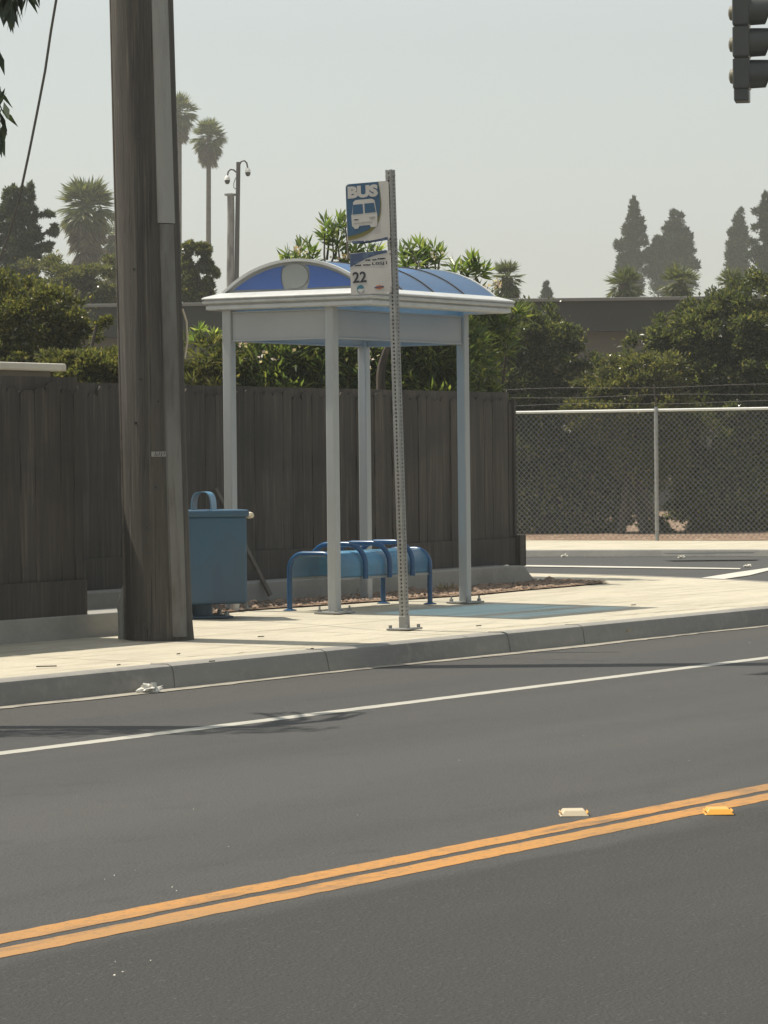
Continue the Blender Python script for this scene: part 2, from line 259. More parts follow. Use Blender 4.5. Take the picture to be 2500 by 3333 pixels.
# ---------------------------------------------------------------- object helpers
def tag(o, label=None, cat=None, group=None, kind=None):
    if label: o['label'] = label
    if cat: o['category'] = cat
    if group: o['group'] = group
    if kind: o['kind'] = kind
    return o
def empty(name, loc, label, cat, group=None, rz=0.0):
    o = bpy.data.objects.new(name, None); COL.objects.link(o); o.location = loc; o.rotation_euler.z = rz; o.empty_display_size = 0.2
    return tag(o, label, cat, group)
class MB:
    def __init__(s): s.v = []; s.f = []; s.uv = None
    def add(s, vs, fs):
        b = len(s.v); s.v += [tuple(map(float, q)) for q in vs]; s.f += [tuple(i + b for i in f) for f in fs]; return s
    def box(s, c, d, rot=None, taper=1.0):
        hx, hy, hz = d[0] / 2, d[1] / 2, d[2] / 2
        P = [Vector((sx * hx * (taper if sz > 0 else 1), sy * hy * (taper if sz > 0 else 1), sz * hz)) for sz in (-1, 1) for sx, sy in ((-1, -1), (1, -1), (1, 1), (-1, 1))]
        if rot is not None: P = [rot @ q for q in P]
        P = [q + Vector(c) for q in P]
        return s.add(P, [(3, 2, 1, 0), (4, 5, 6, 7), (0, 1, 5, 4), (1, 2, 6, 5), (2, 3, 7, 6), (3, 0, 4, 7)])
    def bar(s, a, b, w, h=None, upv=(0, 0, 1)):
        a = Vector(a); b = Vector(b); d = b - a; L = d.length; d.normalize(); h = h or w
        x = d.cross(Vector(upv))
        if x.length < 1e-4: x = Vector((1, 0, 0))
        x.normalize(); y = x.cross(d)
        rot = Matrix((x, d, y)).transposed()
        return s.box((a + b) / 2, (w, L, h), rot)
    def tube(s, path, r, n=10, cap=True):
        path = [Vector(q) for q in path]; rs = r if isinstance(r, (list, tuple)) else [r] * len(path)
        rings = []; prev = None
        for i, q in enumerate(path):
            t = (path[min(i + 1, len(path) - 1)] - path[max(i - 1, 0)]).normalized()
            if prev is None:
                x = t.cross(Vector((0, 0, 1)))
                if x.length < 1e-3: x = t.cross(Vector((1, 0, 0)))
            else:
                x = prev - t * prev.dot(t)
            x.normalize(); prev = x; y = t.cross(x)
            rings.append([q + (x * math.cos(a) + y * math.sin(a)) * rs[i] for a in [2 * math.pi * k / n for k in range(n)]])
        vs = [q for ring in rings for q in ring]; fs = []
        for i in range(len(path) - 1):
            for k in range(n):
                k2 = (k + 1) % n; fs.append((i * n + k, i * n + k2, (i + 1) * n + k2, (i + 1) * n + k))
        if cap:
            fs.append(tuple(range(n - 1, -1, -1))); fs.append(tuple((len(path) - 1) * n + k for k in range(n)))
        return s.add(vs, fs)
    def prism(s, poly, depthvec):
        n = len(poly); d = Vector(depthvec); P = [Vector(q) for q in poly]; Q = [q + d for q in P]
        fs = [tuple(range(n - 1, -1, -1)), tuple(range(n, 2 * n))] + [(i, (i + 1) % n, n + (i + 1) % n, n + i) for i in range(n)]
        return s.add(P + Q, fs)
    def lathe(s, prof, c=(0, 0, 0), n=20, axis=None):
        c = Vector(c); vs = []; fs = []
        rot = axis if axis is not None else Matrix.Identity(3)
        for r, z in prof:
            for k in range(n):
                a = 2 * math.pi * k / n; vs.append(c + rot @ Vector((r * math.cos(a), r * math.sin(a), z)))
        m = len(prof)
        for i in range(m - 1):
            for k in range(n):
                k2 = (k + 1) % n; fs.append((i * n + k, i * n + k2, (i + 1) * n + k2, (i + 1) * n + k))
        fs.append(tuple(range(n - 1, -1, -1))); fs.append(tuple((m - 1) * n + k for k in range(n)))
        return s.add(vs, fs)
    def build(s, name, m, parent=None, smooth=False, bevel=0.0, kind=None, seg=2):
        me = bpy.data.meshes.new(name); me.from_pydata(s.v, [], s.f); me.validate(clean_customdata=False)
        bm = bmesh.new(); bm.from_mesh(me); bmesh.ops.recalc_face_normals(bm, faces=bm.faces); bm.to_mesh(me); bm.free()
        me.materials.append(m)
        if smooth:
            for q in me.polygons: q.use_smooth = True
            try: me.set_sharp_from_angle(angle=R(40))
            except Exception: pass
        o = bpy.data.objects.new(name, me); COL.objects.link(o)
        if parent is not None: o.parent = parent
        if bevel > 0:
            b = o.modifiers.new('bevel', 'BEVEL'); b.width = bevel; b.segments = seg; b.limit_method = 'ANGLE'; b.angle_limit = R(35)
        if kind: o['kind'] = kind
        return o
def lines_mesh(MBo, wires, r, n=4):
    for a, b in wires: MBo.tube([a, b], r, n, cap=False)
def fast_mesh(name, V, Fq, m, parent=None, kind=None):
    """V (n,3) float, Fq (k,4) int quads"""
    me = bpy.data.meshes.new(name)
    me.vertices.add(len(V)); me.vertices.foreach_set('co', np.asarray(V, np.float32).ravel())
    k = len(Fq); me.loops.add(k * 4); me.loops.foreach_set('vertex_index', np.asarray(Fq, np.int32).ravel())
    me.polygons.add(k); me.polygons.foreach_set('loop_start', np.arange(0, 4 * k, 4, dtype=np.int32)); me.polygons.foreach_set('loop_total', np.full(k, 4, np.int32))
    me.update(calc_edges=True); me.materials.append(m)
    o = bpy.data.objects.new(name, me); COL.objects.link(o)
    if parent is not None: o.parent = parent
    if kind: o['kind'] = kind
    return o
def unit(v): return v / np.maximum(np.linalg.norm(v, axis=-1, keepdims=True), 1e-9)
def leaves(C, D, L, W, rng, fold=0.25):
    """leaf quads: base at C, along D, random roll"""
    n = len(C); D = unit(D); rnd = unit(rng.normal(size=(n, 3)) * .8 + np.array([0, 0, 1.0])); X = unit(np.cross(D, rnd)); N = np.cross(X, D)
    L = np.broadcast_to(L, (n,))[:, None]; W = np.broadcast_to(W, (n,))[:, None]
    b = C; t = C + D * L; mid = C + D * L * 0.45 + N * W * fold
    V = np.stack([b, mid + X * W / 2, t, mid - X * W / 2], 1).reshape(-1, 3)
    return V, np.arange(4 * n).reshape(n, 4)
def blob_leaves(blobs, n, L, W, rng, clumps=60, clump_r=0.28, upbias=0.3, shell=0.55, droop=0.0):
    """leaves gathered in clumps over ellipsoids: (centre, radii(3), weight)"""
    wts = np.array([b[2] for b in blobs], float); wts /= wts.sum()
    Cs = []; Ds = []
    for (c, rad, _), wt in zip(blobs, wts):
        k = max(3, int(clumps * wt)); m = max(4, int(n * wt))
        u = unit(rng.normal(size=(k, 3))); rr = (shell + (1 - shell) * rng.random((k, 1)) ** 0.6)
        cc = u * rr
        idx = rng.integers(0, k, m)
        off = rng.normal(size=(m, 3)); off = unit(off) * rng.random((m, 1)) ** 0.5 * clump_r
        q = cc[idx] + off
        far = rng.random(m) < .05; q[far] *= 1.0 + .28 * rng.random((int(far.sum()), 1))
        Cs.append(np.array(c) + q * np.array(rad))
        Ds.append(unit(unit(q) * 0.6 + unit(off) * 0.6 + rng.normal(size=(m, 3)) * 0.55 + np.array([0, 0, upbias - droop])))
    C = np.concatenate(Cs); D = np.concatenate(Ds); m = len(C)
    return leaves(C, D, L * (0.6 + 0.8 * rng.random(m)), W * (0.7 + 0.6 * rng.random(m)), rng)
def ell(x, y, rx, ry, Z, dep=None):
    """ellipsoid from D-pixel outline at distance Z"""
    s = Z / (F / K); c = atD(x, y, Z)
    return (c, (max(rx * s, 0.05), (dep or rx * s), ry * s), rx * ry)
def blob_tree(name, label, cat, group, blobs, n, L, W, m, seed, part='crown', trunk=None, extra=None, **kw):
    rng = np.random.default_rng(seed)
    base = np.mean([b[0] for b in blobs], 0); base[2] = min(b[0][2] - b[1][2] for b in blobs) if trunk is None else 0.0
    root = empty(name, (0, 0, 0), label, cat, group)
    V, Fq = blob_leaves(blobs, n, L, W, rng, **kw)
    fast_mesh(part, V, Fq, m, root)
    tm = MB()
    if trunk is None:
        g = np.array([base[0], base[1], 0.1])
        for k in range(5):
            b = blobs[(k * 7) % len(blobs)]; top = np.array(b[0]) + rng.normal(size=3) * 0.1
            st = g + rng.normal(size=3) * np.array([0.3, 0.3, 0])
            tm.tube([st, (st + top) / 2 + rng.normal(size=3) * 0.12, top], [0.05, 0.035, 0.015], 6)
    else:
        for path, rs in trunk: tm.tube(path, rs, 8)
    tm.build('trunk' if 'tree' in name or 'palm' in name else 'stems', M['bark'], root, smooth=True)
    return root
def text_mesh(name, s, size, m, parent, Mx, offset=0.0, sx=1.0):
    cu = bpy.data.curves.new(name, 'FONT'); cu.body = s; cu.size = size; cu.offset = offset; cu.extrude = 0.0006; cu.align_x = 'LEFT'; cu.resolution_u = 3
    o = bpy.data.objects.new(name, cu); COL.objects.link(o)
    dg = bpy.context.evaluated_depsgraph_get(); me = bpy.data.meshes.new_from_object(o.evaluated_get(dg)); bpy.data.objects.remove(o); bpy.data.curves.remove(cu)
    me.transform(Matrix.Diagonal((sx, 1, 1, 1))); me.transform(Mx); me.materials.clear(); me.materials.append(m); me.name = name
    ob = bpy.data.objects.new(name, me); COL.objects.link(ob); ob.parent = parent
    return ob

# ================================================================ SETTING
# main road with a crown
ys = np.unique(np.concatenate([np.linspace(-14, 5.2, 12), [5.2], np.linspace(5.2, YK + 0.3, 10)])); xs = np.array([-60, -20, 0, 10, 20, 30, 45, 80, 150, 400.0])
mb = MB(); vs = [(x, y, zroad(y)) for x in xs for y in ys]; ny = len(ys)
mb.add(vs, [(i * ny + j, (i + 1) * ny + j, (i + 1) * ny + j + 1, i * ny + j + 1) for i in range(len(xs) - 1) for j in range(ny - 1)])
road = mb.build('road', M['asphalt'], kind='structure')
mb = MB(); mb.add([(24, YK + 0.2, -0.006), (46, YK + 0.2, -0.006), (46, 120, -0.006), (24, 120, -0.006)], [(0, 1, 2, 3)])
mb.build('cross_road', M['asphalt_cross'], kind='structure')
mb = MB(); mb.add([(-300, -300, -0.12), (600, -300, -0.12), (600, 600, -0.12), (-300, 600, -0.12)], [(0, 1, 2, 3)])
mb.build('ground', M['ground'], kind='structure')

# kerb path: straight, corner arc, side street
path = [(x, YK) for x in (-40, 0, 8, 12, 15, 18, 20, 22, 24, 25)]
path += [(25 + 4 * math.sin(a), 15.16 - 4 * math.cos(a)) for a in np.linspace(0, math.pi / 2, 16)[1:]]
path += [(29, 18), (29, 30), (29, 100)]
def inward(i):
    a = Vector(path[max(i - 1, 0)]); b = Vector(path[min(i + 1, len(path) - 1)]); d = (b - a).normalized(); return Vector((-d.y, d.x))
prof = [(-0.012, -0.05), (0.0, 0.0), (0.018, 0.75), (0.03, 0.93), (0.055, 1.0), (0.16, 1.0), (0.16, 0.0)]
vs = []; fs = []; npf = len(prof)
for i, q in enumerate(path):
    n = inward(i); zt = zwalk(q[1])
    for (o_, h_) in prof:
        vs.append((q[0] + n.x * o_, q[1] + n.y * o_, zt * h_ if h_ >= 0 else -0.05))
for i in range(len(path) - 1):
    for k in range(npf - 1):
        fs.append((i * npf + k, (i + 1) * npf + k, (i + 1) * npf + k + 1, i * npf + k + 1))
kerb = MB().add(vs, fs).build('kerb', M['kerb'], kind='structure', smooth=True)
# kerb joints
mb = MB()
rj = random.Random(4)
for x in [on_Y(px_, 2150, YK)[0] for px_ in (-150, 568, 1072, 1660, 1905, 2600)]:
    pts = [(x + rj.uniform(-.012, .012), YK + o_ - 0.003, zwalk(YK) * h_ + (0.002 if h_ >= 1 else 0)) for o_, h_ in prof[1:6]]
    for a, b in zip(pts[:-1], pts[1:]): mb.bar(a, b, 0.003, 0.003)
mb.build('kerb_joint', M['kjoint'], kerb)
# gutter strip, ragged inner edge
rg = random.Random(2); vs = []; fs = []
gx = np.arange(-40, 25.01, 0.12)
for x in gx:
    wd = 0.105 + 0.03 * math.sin(x * 1.3) + rg.uniform(-0.018, 0.018)
    vs += [(x, YK + 0.05, 0.005), (x, YK - wd * 0.5, 0.008 + 0.001), (x, YK - wd, zroad(YK - wd) + 0.004)]
for i in range(len(gx) - 1):
    for k in (0, 1): fs.append((3 * i + k, 3 * i + 3 + k, 3 * i + 4 + k, 3 * i + 1 + k))
MB().add(vs, fs).build('gutter', M['gutter'], kind='structure')

# sidewalk slab (inside the kerb)
inner = [(path[i][0] + inward(i).x * 0.158, path[i][1] + inward(i).y * 0.158) for i in range(len(path))]
inner = [q for q in inner if q[1] < 17.5] 
bm = bmesh.new()
xs_e = [q for q in inner]; back = 17.0
rows = np.linspace(0, 1, 8)
front = [q for q in inner if q[1] < back]
vs = []; fs = []
# fan between front edge and a back line
nb = len(front)
bl = [(min(q[0], 28.84), back) for q in front]
for (fx, fy), (bx, by) in zip(front, bl):
    for t in rows:
        x = fx + (bx - fx) * t; y = fy + (by - fy) * t; vs.append((x, y, zwalk(y) - 0.003))
nr = len(rows)
for i in range(nb - 1):
    for k in range(nr - 1): fs.append((i * nr + k, (i + 1) * nr + k, (i + 1) * nr + k + 1, i * nr + k + 1))
walk = MB().add(vs, fs).build('sidewalk', M['walk'], kind='structure')
# score joints and hairline cracks
mb = MB()
def crack(a, b, w, n=14, j=0.02, seed=0):
    rr = random.Random(seed); a = Vector(a); b = Vector(b); d = (b - a).normalized(); nrm = Vector((-d.y, d.x)); L = []
    for i in range(n + 1):
        q = a + (b - a) * i / n + nrm * rr.uniform(-j, j); L.append(q)
    vs = []; fs = []
    for q in L:
        ww = w * rr.uniform(0.5, 1.3) / 2
        for s_ in (-1, 1):
            e = q + nrm * ww * s_; vs.append((e.x, e.y, zwalk(e.y) + 0.0015))
    for i in range(n): fs.append((2 * i, 2 * i + 2, 2 * i + 3, 2 * i + 1))
    mb.add(vs, fs)
for x in (16.4, 17.95, 19.5, 21.05, 22.6, 24.15, 25.7, 27.2): crack((x, 11.33), (x, 14.5), 0.012, 12, 0.004, int(x * 10))
crack((14, 12.62), (28.3, 12.62), 0.010, 40, 0.005, 3)
crack((19.9, 11.6), (21.9, 11.42), 0.014, 18, 0.03, 5); crack((16.9, 11.5), (18.6, 11.4), 0.012, 16, 0.03, 6); crack((22.4, 11.6), (25.0, 11.45), 0.012, 20, 0.03, 9)
mb.build('walk_joint', M['joint'], walk)
# small dark twigs and leaves lying on the pavement
mb = MB(); rr = random.Random(5)
for (px, py, L) in [(118, 2173, .16), (680, 2156, .05), (575, 2132, .03), (2055, 1972, .05), (1010, 2115, .03), (380, 2168, .03), (840, 2075, .06), (1550, 2040, .05)]:
    q = on_walk(px, py); a = rr.uniform(-.5, .3)
    d = np.array([r0[0], r0[1], 0]) * math.cos(a) + np.array([f0[0], f0[1], 0]) * math.sin(a)
    mb.bar(q + [0, 0, .006], q + d * L * .7 + [0, 0, .008], 0.009, 0.006)
tag(mb.build('twig_litter', M['bark'], kind='stuff'), 'dark twigs and bits of leaf scattered on the pale sidewalk', 'litter')

# painted markings
def stripe(name, y0, y1, m, x0=-40, x1=120, step=0.06, jag=0.004, seed=1):
    rr = random.Random(seed); X = np.concatenate([np.arange(x0, 4, 2.0), np.arange(4, 30, step), np.arange(30, x1, 2.0)]); vs = []; fs = []
    for x in X:
        a = y0 + rr.uniform(-jag, jag); b = y1 + rr.uniform(-jag, jag)
        vs += [(x, a, zroad(a) + 0.0012), (x, b, zroad(b) + 0.0012)]
    for i in range(len(X) - 1): fs.append((2 * i, 2 * i + 2, 2 * i + 3, 2 * i + 1))
    return MB().add(vs, fs).build(name, m, road)
ya = [np.mean([on_road(x, y)[1] for x, y in L]) for L in ([(0, 3042), (800, 2886), (1600, 2727), (2500, 2552)], [(0, 3121), (800, 2954.5), (1600, 2785), (2500, 2611)])]
yfar, ynear = ya
wy = yfar - ynear
stripe('yellow_line', yfar - wy * 0.40, yfar, M['yellow'], seed=1); stripe('yellow_line', ynear, ynear + wy * 0.42, M['yellow'], seed=2)
ywh = np.mean([on_road(x, y)[1] for x, y in [(0, 2461), (800, 2355), (1600, 2249.5), (2500, 2136.7)]])
stripe('white_line', ywh - 0.062, ywh + 0.062, M['white'], seed=3)
# raised reflective markers
def marker(name, px, py, m, label, rz):
    q = on_road(px, py); root = empty(name, (q[0], q[1], zroad(q[1]) + 0.001), label, 'road marker', 'raised markers beside the double yellow line', rz); root.scale = (.82, .82, .9)
    b = MB(); b.prism([(-.058, -.05, 0), (.058, -.05, 0), (.04, -.03, .02), (-.04, -.03, .02)], (0, 0.1, 0)); b.build('marker_body', m, root, bevel=.003)
    f = MB(); f.box((0.051, 0, .011), (.003, .085, .012), Matrix.Rotation(R(40), 3, 'Y')); f.box((-0.051, 0, .011), (.003, .085, .012), Matrix.Rotation(R(-40), 3, 'Y')); f.build('reflector', M['amber'], root)
marker('raised_marker', 1868, 2655, M['markerwhite'], 'pale cream raised marker in front of the far yellow line', R(-58))
marker('raised_marker', 2338, 2650, M['amber'], 'amber raised marker on the near side of the double yellow line', R(-58))

# litter in the gutter
def crumple(name, q, size, m, label, seed, n=220):
    rng = np.random.default_rng(seed); bm = bmesh.new(); bmesh.ops.create_icosphere(bm, subdivisions=3, radius=1)
    for v in bm.verts:
        d = v.co.normalized(); k = 0.72 + 0.2 * math.sin(5 * d.x + 3 * d.y * d.z * 4) + 0.16 * rng.normal()
        v.co = Vector((d.x * size[0], d.y * size[1], max(-0.4, d.z) * size[2])) * k + Vector((0, 0, 0.35 * size[2]))
    me = bpy.data.meshes.new(name); bm.to_mesh(me); bm.free(); me.materials.append(m)
    o = bpy.data.objects.new(name, me); COL.objects.link(o); o.location = q; o.rotation_euler.z = R(-20)
    tag(o, label, 'litter'); return o
q = on_road(492, 2256); crumple('plastic_bag', q, (0.085, 0.05, 0.045), M['plastic_bag'], 'crumpled clear plastic bag in the gutter against the kerb', 3)
q = on_road(2018, 2083); rng = np.random.default_rng(8)
C = q + rng.normal(size=(90, 3)) * [0.05, 0.04, 0.02] + [0, 0, .05]; C[:, 2] = np.maximum(C[:, 2], q[2] + .006)
V, Fq = leaves(C, rng.normal(size=(90, 3)), .05, .02, rng)
o = fast_mesh('dry_leaf_clump', V, Fq, M['dryleaf']); tag(o, 'clump of dry pale leaves caught against the kerb face', 'litter', kind='stuff')
mb = MB(); rr = random.Random(11)
for (px, py, s) in [(340, 2870, .009), (372, 2857, .008), (745, 2763, .012), (440, 2840, .01), (560, 2895, .012), (575, 2908, .012), (400, 3171, .016), (372, 3183, .016), (375, 3140, .010), (490, 3137, .009), (1165, 2661, .012), (1495, 2480, .012), (2115, 2271, .016), (2243, 2482, .012), (2440, 2095, .022), (1525, 2200, .014), (345, 2267, .03), (695, 2238, .03),
                    (2490, 2225, .05), (1085, 2785, .01), (250, 2600, .008), (1900, 2400, .008), (630, 2640, .008), (2060, 2700, .008)]:
    q = on_road(px, py); a = rr.uniform(0, 3); s *= .2
    mb.add([q + np.array([math.cos(a + k * 1.57 + rr.uniform(-.3, .3)) * s * rr.uniform(.6, 1.3), math.sin(a + k * 1.57) * s * rr.uniform(.6, 1.2), .005 + rr.uniform(0, .004)]) for k in range(4)], [(0, 1, 2, 3)])
tag(mb.build('road_specks', M['scrap'], kind='stuff'), 'tiny pale scraps scattered over the asphalt', 'litter')

# planting strip with gravel between sidewalk and fence
gp = [on_walk(x, y) for x, y in [(480, 2022), (600, 2010), (800, 1988), (900, 1981), (1000, 1975), (1200, 1961), (1400, 1947), (1560, 1937), (1700, 1923), (1850, 1910), (1985, 1898), (1900, 1893), (1740, 1893)]]
poly = [(q[0], q[1]) for q in gp] + [(27.2, 15.9), (18.6, 15.9), (18.6, 14.2)]
cx = np.mean([q[0] for q in poly]); 
bm = bmesh.new(); fv = [bm.verts.new((x, y, zwalk(y) + 0.008)) for x, y in poly]; fc = bm.faces.new(fv); bmesh.ops.triangulate(bm, faces=[fc]); bmesh.ops.subdivide_edges(bm, edges=bm.edges[:], cuts=5, use_grid_fill=True)
rr = random.Random(7)
for v in bm.verts:
    if not v.is_boundary: v.co.z += rr.uniform(0, 0.018)
me = bpy.data.meshes.new('gravel_bed'); bm.to_mesh(me); bm.free(); me.materials.append(M['gravel_bed']); gb = bpy.data.objects.new('gravel_bed', me); COL.objects.link(gb); gb['kind'] = 'structure'
def inpoly(x, y):
    c = False; n = len(poly); j = n - 1
    for i in range(n):
        xi, yi = poly[i]; xj, yj = poly[j]
        if (yi > y) != (yj > y) and x < (xj - xi) * (y - yi) / (yj - yi) + xi: c = not c
        j = i
    return c
def pebbles(name, count, box, test, zf, s0, s1, seed, label):
    rng = np.random.default_rng(seed); Vs = []; Fs = []; b = 0
    base = np.array([[1, 0, 0], [0, 1, 0], [-1, 0, 0], [0, -1, 0], [0, 0, 1], [0.7, 0.7, .45], [-.7, .7, .45], [-.7, -.7, .45], [.7, -.7, .45]], float)
    quads = np.array([[0, 5, 4, 8], [5, 1, 6, 4], [6, 2, 7, 4], [7, 3, 8, 4]])
    while len(Vs) < count:
        x = rng.uniform(box[0], box[1]); y = rng.uniform(box[2], box[3])
        if not test(x, y): continue
        s = rng.uniform(s0, s1) * (2.2 if rng.random() < .03 else 1); q = base * (1 + rng.normal(size=(9, 1)) * .18) * s * [1, rng.uniform(.6, 1), rng.uniform(.5, .9)]
        a = rng.uniform(0, 6.28); ca, sa = math.cos(a), math.sin(a); q = np.stack([q[:, 0] * ca - q[:, 1] * sa, q[:, 0] * sa + q[:, 1] * ca, q[:, 2]], 1)
        Vs.append(q + [x, y, zf(x, y)]); Fs.append(quads + b); b += 9
    o = fast_mesh(name, np.concatenate(Vs), np.concatenate(Fs), M['pebble'], kind='stuff'); return tag(o, label, 'gravel')
pebbles('gravel', 5200, (18.6, 28.5, 13.6, 15.6), inpoly, lambda x, y: zwalk(y) + .012, .008, .026, 3, 'reddish brown gravel and stones along the fence footing')
# dry weeds in the gravel
rng = np.random.default_rng(5); Cs = []; Ds = []
for px, py in [(905, 1940), (925, 1945), (870, 1938), (1000, 1945), (1130, 1938), (780, 1960), (1450, 1930)]:
    q = on_walk(px, py); m = 40; Cs.append(q + rng.normal(size=(m, 3)) * [.08, .05, 0] + [0, 0, .01]); Ds.append(rng.normal(size=(m, 3)) * .5 + [0, 0, .9])
V, Fq = leaves(np.concatenate(Cs), np.concatenate(Ds), .09, .008, rng); tag(fast_mesh('dry_weeds', V, Fq, M['dryleaf'], kind='stuff'), 'dry weed tufts growing in the gravel', 'weeds')

# ---- far side of the cross street
cs = [on_z(x, y, 0.0) for x, y in [(1400, 1812), (1672, 1812), (2150, 1811), (2700, 1811)]]
ct = [on_z(x, y, 0.075) for x, y in [(1400, 1791), (1672, 1791), (2150, 1793), (2700, 1796)]]
ct = [c + (np.array([f0[0], f0[1], 0]) * 0.03) for c in cs]
for c in ct: c[2] = 0.085
vs = []; fs = []
for a, b in zip(cs, ct):
    e = b + np.array([f0[0], f0[1], 0]) * 0.18
    vs += [(a[0], a[1], -0.03), (a[0], a[1], 0.0), (b[0], b[1], .078), (b[0] + f0[0] * .02, b[1] + f0[1] * .02, .085), (e[0], e[1], .085), (e[0], e[1], -.03)]
for i in range(len(cs) - 1):
    for k in range(5): fs.append((6 * i + k, 6 * i + 6 + k, 6 * i + 7 + k, 6 * i + 1 + k))
MB().add(vs, fs).build('far_kerb', M['kerb'], kind='structure')
fe = [on_z(x, y, 0.084) for x, y in [(1400, 1758), (1672, 1758), (2150, 1759), (2700, 1760)]]
vs = []; fs = []
for i, (b, e) in enumerate(zip(ct, fe)):
    s_ = b + np.array([f0[0], f0[1], 0]) * .17; vs += [(s_[0], s_[1], .084), (e[0], e[1], .084)]
for i in range(len(ct) - 1): fs.append((2 * i, 2 * i + 2, 2 * i + 3, 2 * i + 1))
MB().add(vs, fs).build('far_sidewalk', M['walk'], kind='structure')
vs = []; fs = []
for e in fe:
    g = e + np.array([f0[0], f0[1], 0]) * 0.9; h = e + np.array([f0[0], f0[1], 0]) * 60
    vs += [(e[0], e[1], .088), (g[0], g[1], .14), (h[0], h[1], .16)]
for i in range(len(fe) - 1):
    for k in (0, 1): fs.append((3 * i + k, 3 * i + 3 + k, 3 * i + 4 + k, 3 * i + 1 + k))
MB().add(vs, fs).build('far_dirt_ground', M['gravel_bed'], kind='structure')
def flat_poly(name, pts, z, m, parent=None, kind=None):
    P = [on_z(x, y, z) for x, y in pts]; return MB().add(P, [tuple(range(len(P)))]).build(name, m, parent, kind=kind)
cross = bpy.data.objects['cross_road']
M['white2'] = mat('white_paint_bright', (0.74, 0.71, 0.62), 0.7, layers=[((0.45, 0.43, 0.38), 3.0, one, 0.5, 0.7, 0.5)], coord='w')
flat_poly('white_line', [(1500, 1837.5), (1675, 1838.5), (2000, 1843), (2410, 1849), (2410, 1852.5), (2000, 1847.5), (1675, 1843), (1500, 1842)], 0.002, M['white2'], cross)
flat_poly('white_line', [(2180, 1897), (2400, 1862), (2520, 1845), (2560, 1850), (2500, 1857), (2440, 1872), (2330, 1888), (2290, 1897)], 0.002, M['white2'], cross)
flat_poly('storm_drain', [(2150, 1800), (2460, 1797), (2450, 1801), (2180, 1803.5)], 0.0865, M['black'], kind='structure')
for i, (px, py, sz, lab) in enumerate([(1838, 1813, .06, 'white paper scrap on the far side of the cross street'), (2434, 1846, .06, 'white scrap at the meeting of two road lines'), (2218, 1816, .06, 'white scrap left of the storm drain')]):
    q = on_z(px, py, 0.0); crumple('paper_scrap', q, (sz, sz * .8, .03), M['scrap'], lab, 20 + i)

# ================================================================ WALLS AND FENCES
YF = on_walk(1650, 1900)[1] + 0.12             # fence line behind the footing
foot_y = on_walk(1300, 1930)[1]
xa = 18.9; xb = on_walk(1665, 1901)[0]
zb = zwalk(foot_y) - 0.02; zt = on_Y(1400, 1858, foot_y + 0.02)[2]
root = empty('footing_wall', (xa, foot_y, zb), 'low grey concrete footing under the long wooden fence', 'low wall')
pol = [(xa, foot_y, zb), (xb + .52, foot_y, zb), (xb + .33, foot_y, zb + .03), (xb + .2, foot_y, zb + .10), (xb + .10, foot_y, zt - .005), (xb, foot_y, zt), (xa, foot_y, zt)]
mb = MB(); mb.prism([Vector(q) - root.location for q in pol], (0, 0.32, 0)); mb.build('footing', M['wallconc'], root, bevel=.012)

def plank_fence(name, label, x0, x1, y, zbot, ztop, seed, kick=0.0, ztop2=None, width=0.14):
    root = empty(name, (x0, y, zbot), label, 'fence')
    rr = random.Random(seed); mb = MB(); x = x0
    while x < x1 - 0.02:
        wv = min(width * rr.uniform(.92, 1.06), x1 - x); t = (x - x0) / (x1 - x0)
        zt_ = ztop + ((ztop2 if ztop2 is not None else ztop) - ztop) * t + rr.uniform(-.03, .032); yy = rr.uniform(-.006, .006) + (0.010 if rr.random() < .2 else 0); c = .028; g = .003
        a, b = x - x0 + g, x - x0 + wv - g; zz = zt_ - zbot; lean = rr.uniform(-.004, .004)
        mb.prism([(a, yy, kick), (b, yy, kick), (b + lean, yy, zz - c), (b - c + lean, yy, zz), (a + c + lean, yy, zz + rr.uniform(-.006, .004)), (a + lean, yy, zz - c)], (0, .018, 0))
        x += wv
    mb.build('planks', M['fencewood'], root)
    rl = MB()
    for h in (.35, .95, 1.45): rl.box(((x1 - x0) / 2, .045, h), (x1 - x0, .04, .09))
    rl.build('rail', M['fencewood'], root)
    for k in range(int((x1 - x0) / 2.4) + 1):
        xp = min(k * 2.4 + .06, x1 - x0 - .06); pb = MB(); pb.box((xp, .115, (ztop - zbot) / 2 - .05), (.09, .09, ztop - zbot - .1)); pb.build('post', M['fencewood'], root)
    if kick > 0:
        kb = MB(); kb.box(((x1 - x0) / 2, -.022, kick / 2 + .03), (x1 - x0, .03, kick + .06)); kb.build('kick_board', M['fencewood'], root, bevel=.004)
    return root
x1f = on_Y(1668, 1700, YF)[0]; zbf = zt - 0.004; ztf = on_Y(650, 1276, YF)[2]; ztf2 = on_Y(1600, 1297, YF)[2]
pf = plank_fence('wooden_fence', 'long weathered brown plank fence behind the bus shelter', 19.2, x1f, YF, zbf, ztf, 5, kick=.17, ztop2=ztf2)
# end post of fence with a knee block
mb = MB(); mb.box((x1f - 19.2 + .03, .03, (ztf2 - zbf) / 2), (.035, .10, ztf2 - zbf - .01)); mb.build('post', M['fencewood'], pf, bevel=.004)
mb = MB(); mb.box((x1f - 19.2 + .045, -.02, .12), (.11, .12, .27)); mb.build('post_block', M['fencewood'], pf, bevel=.006)

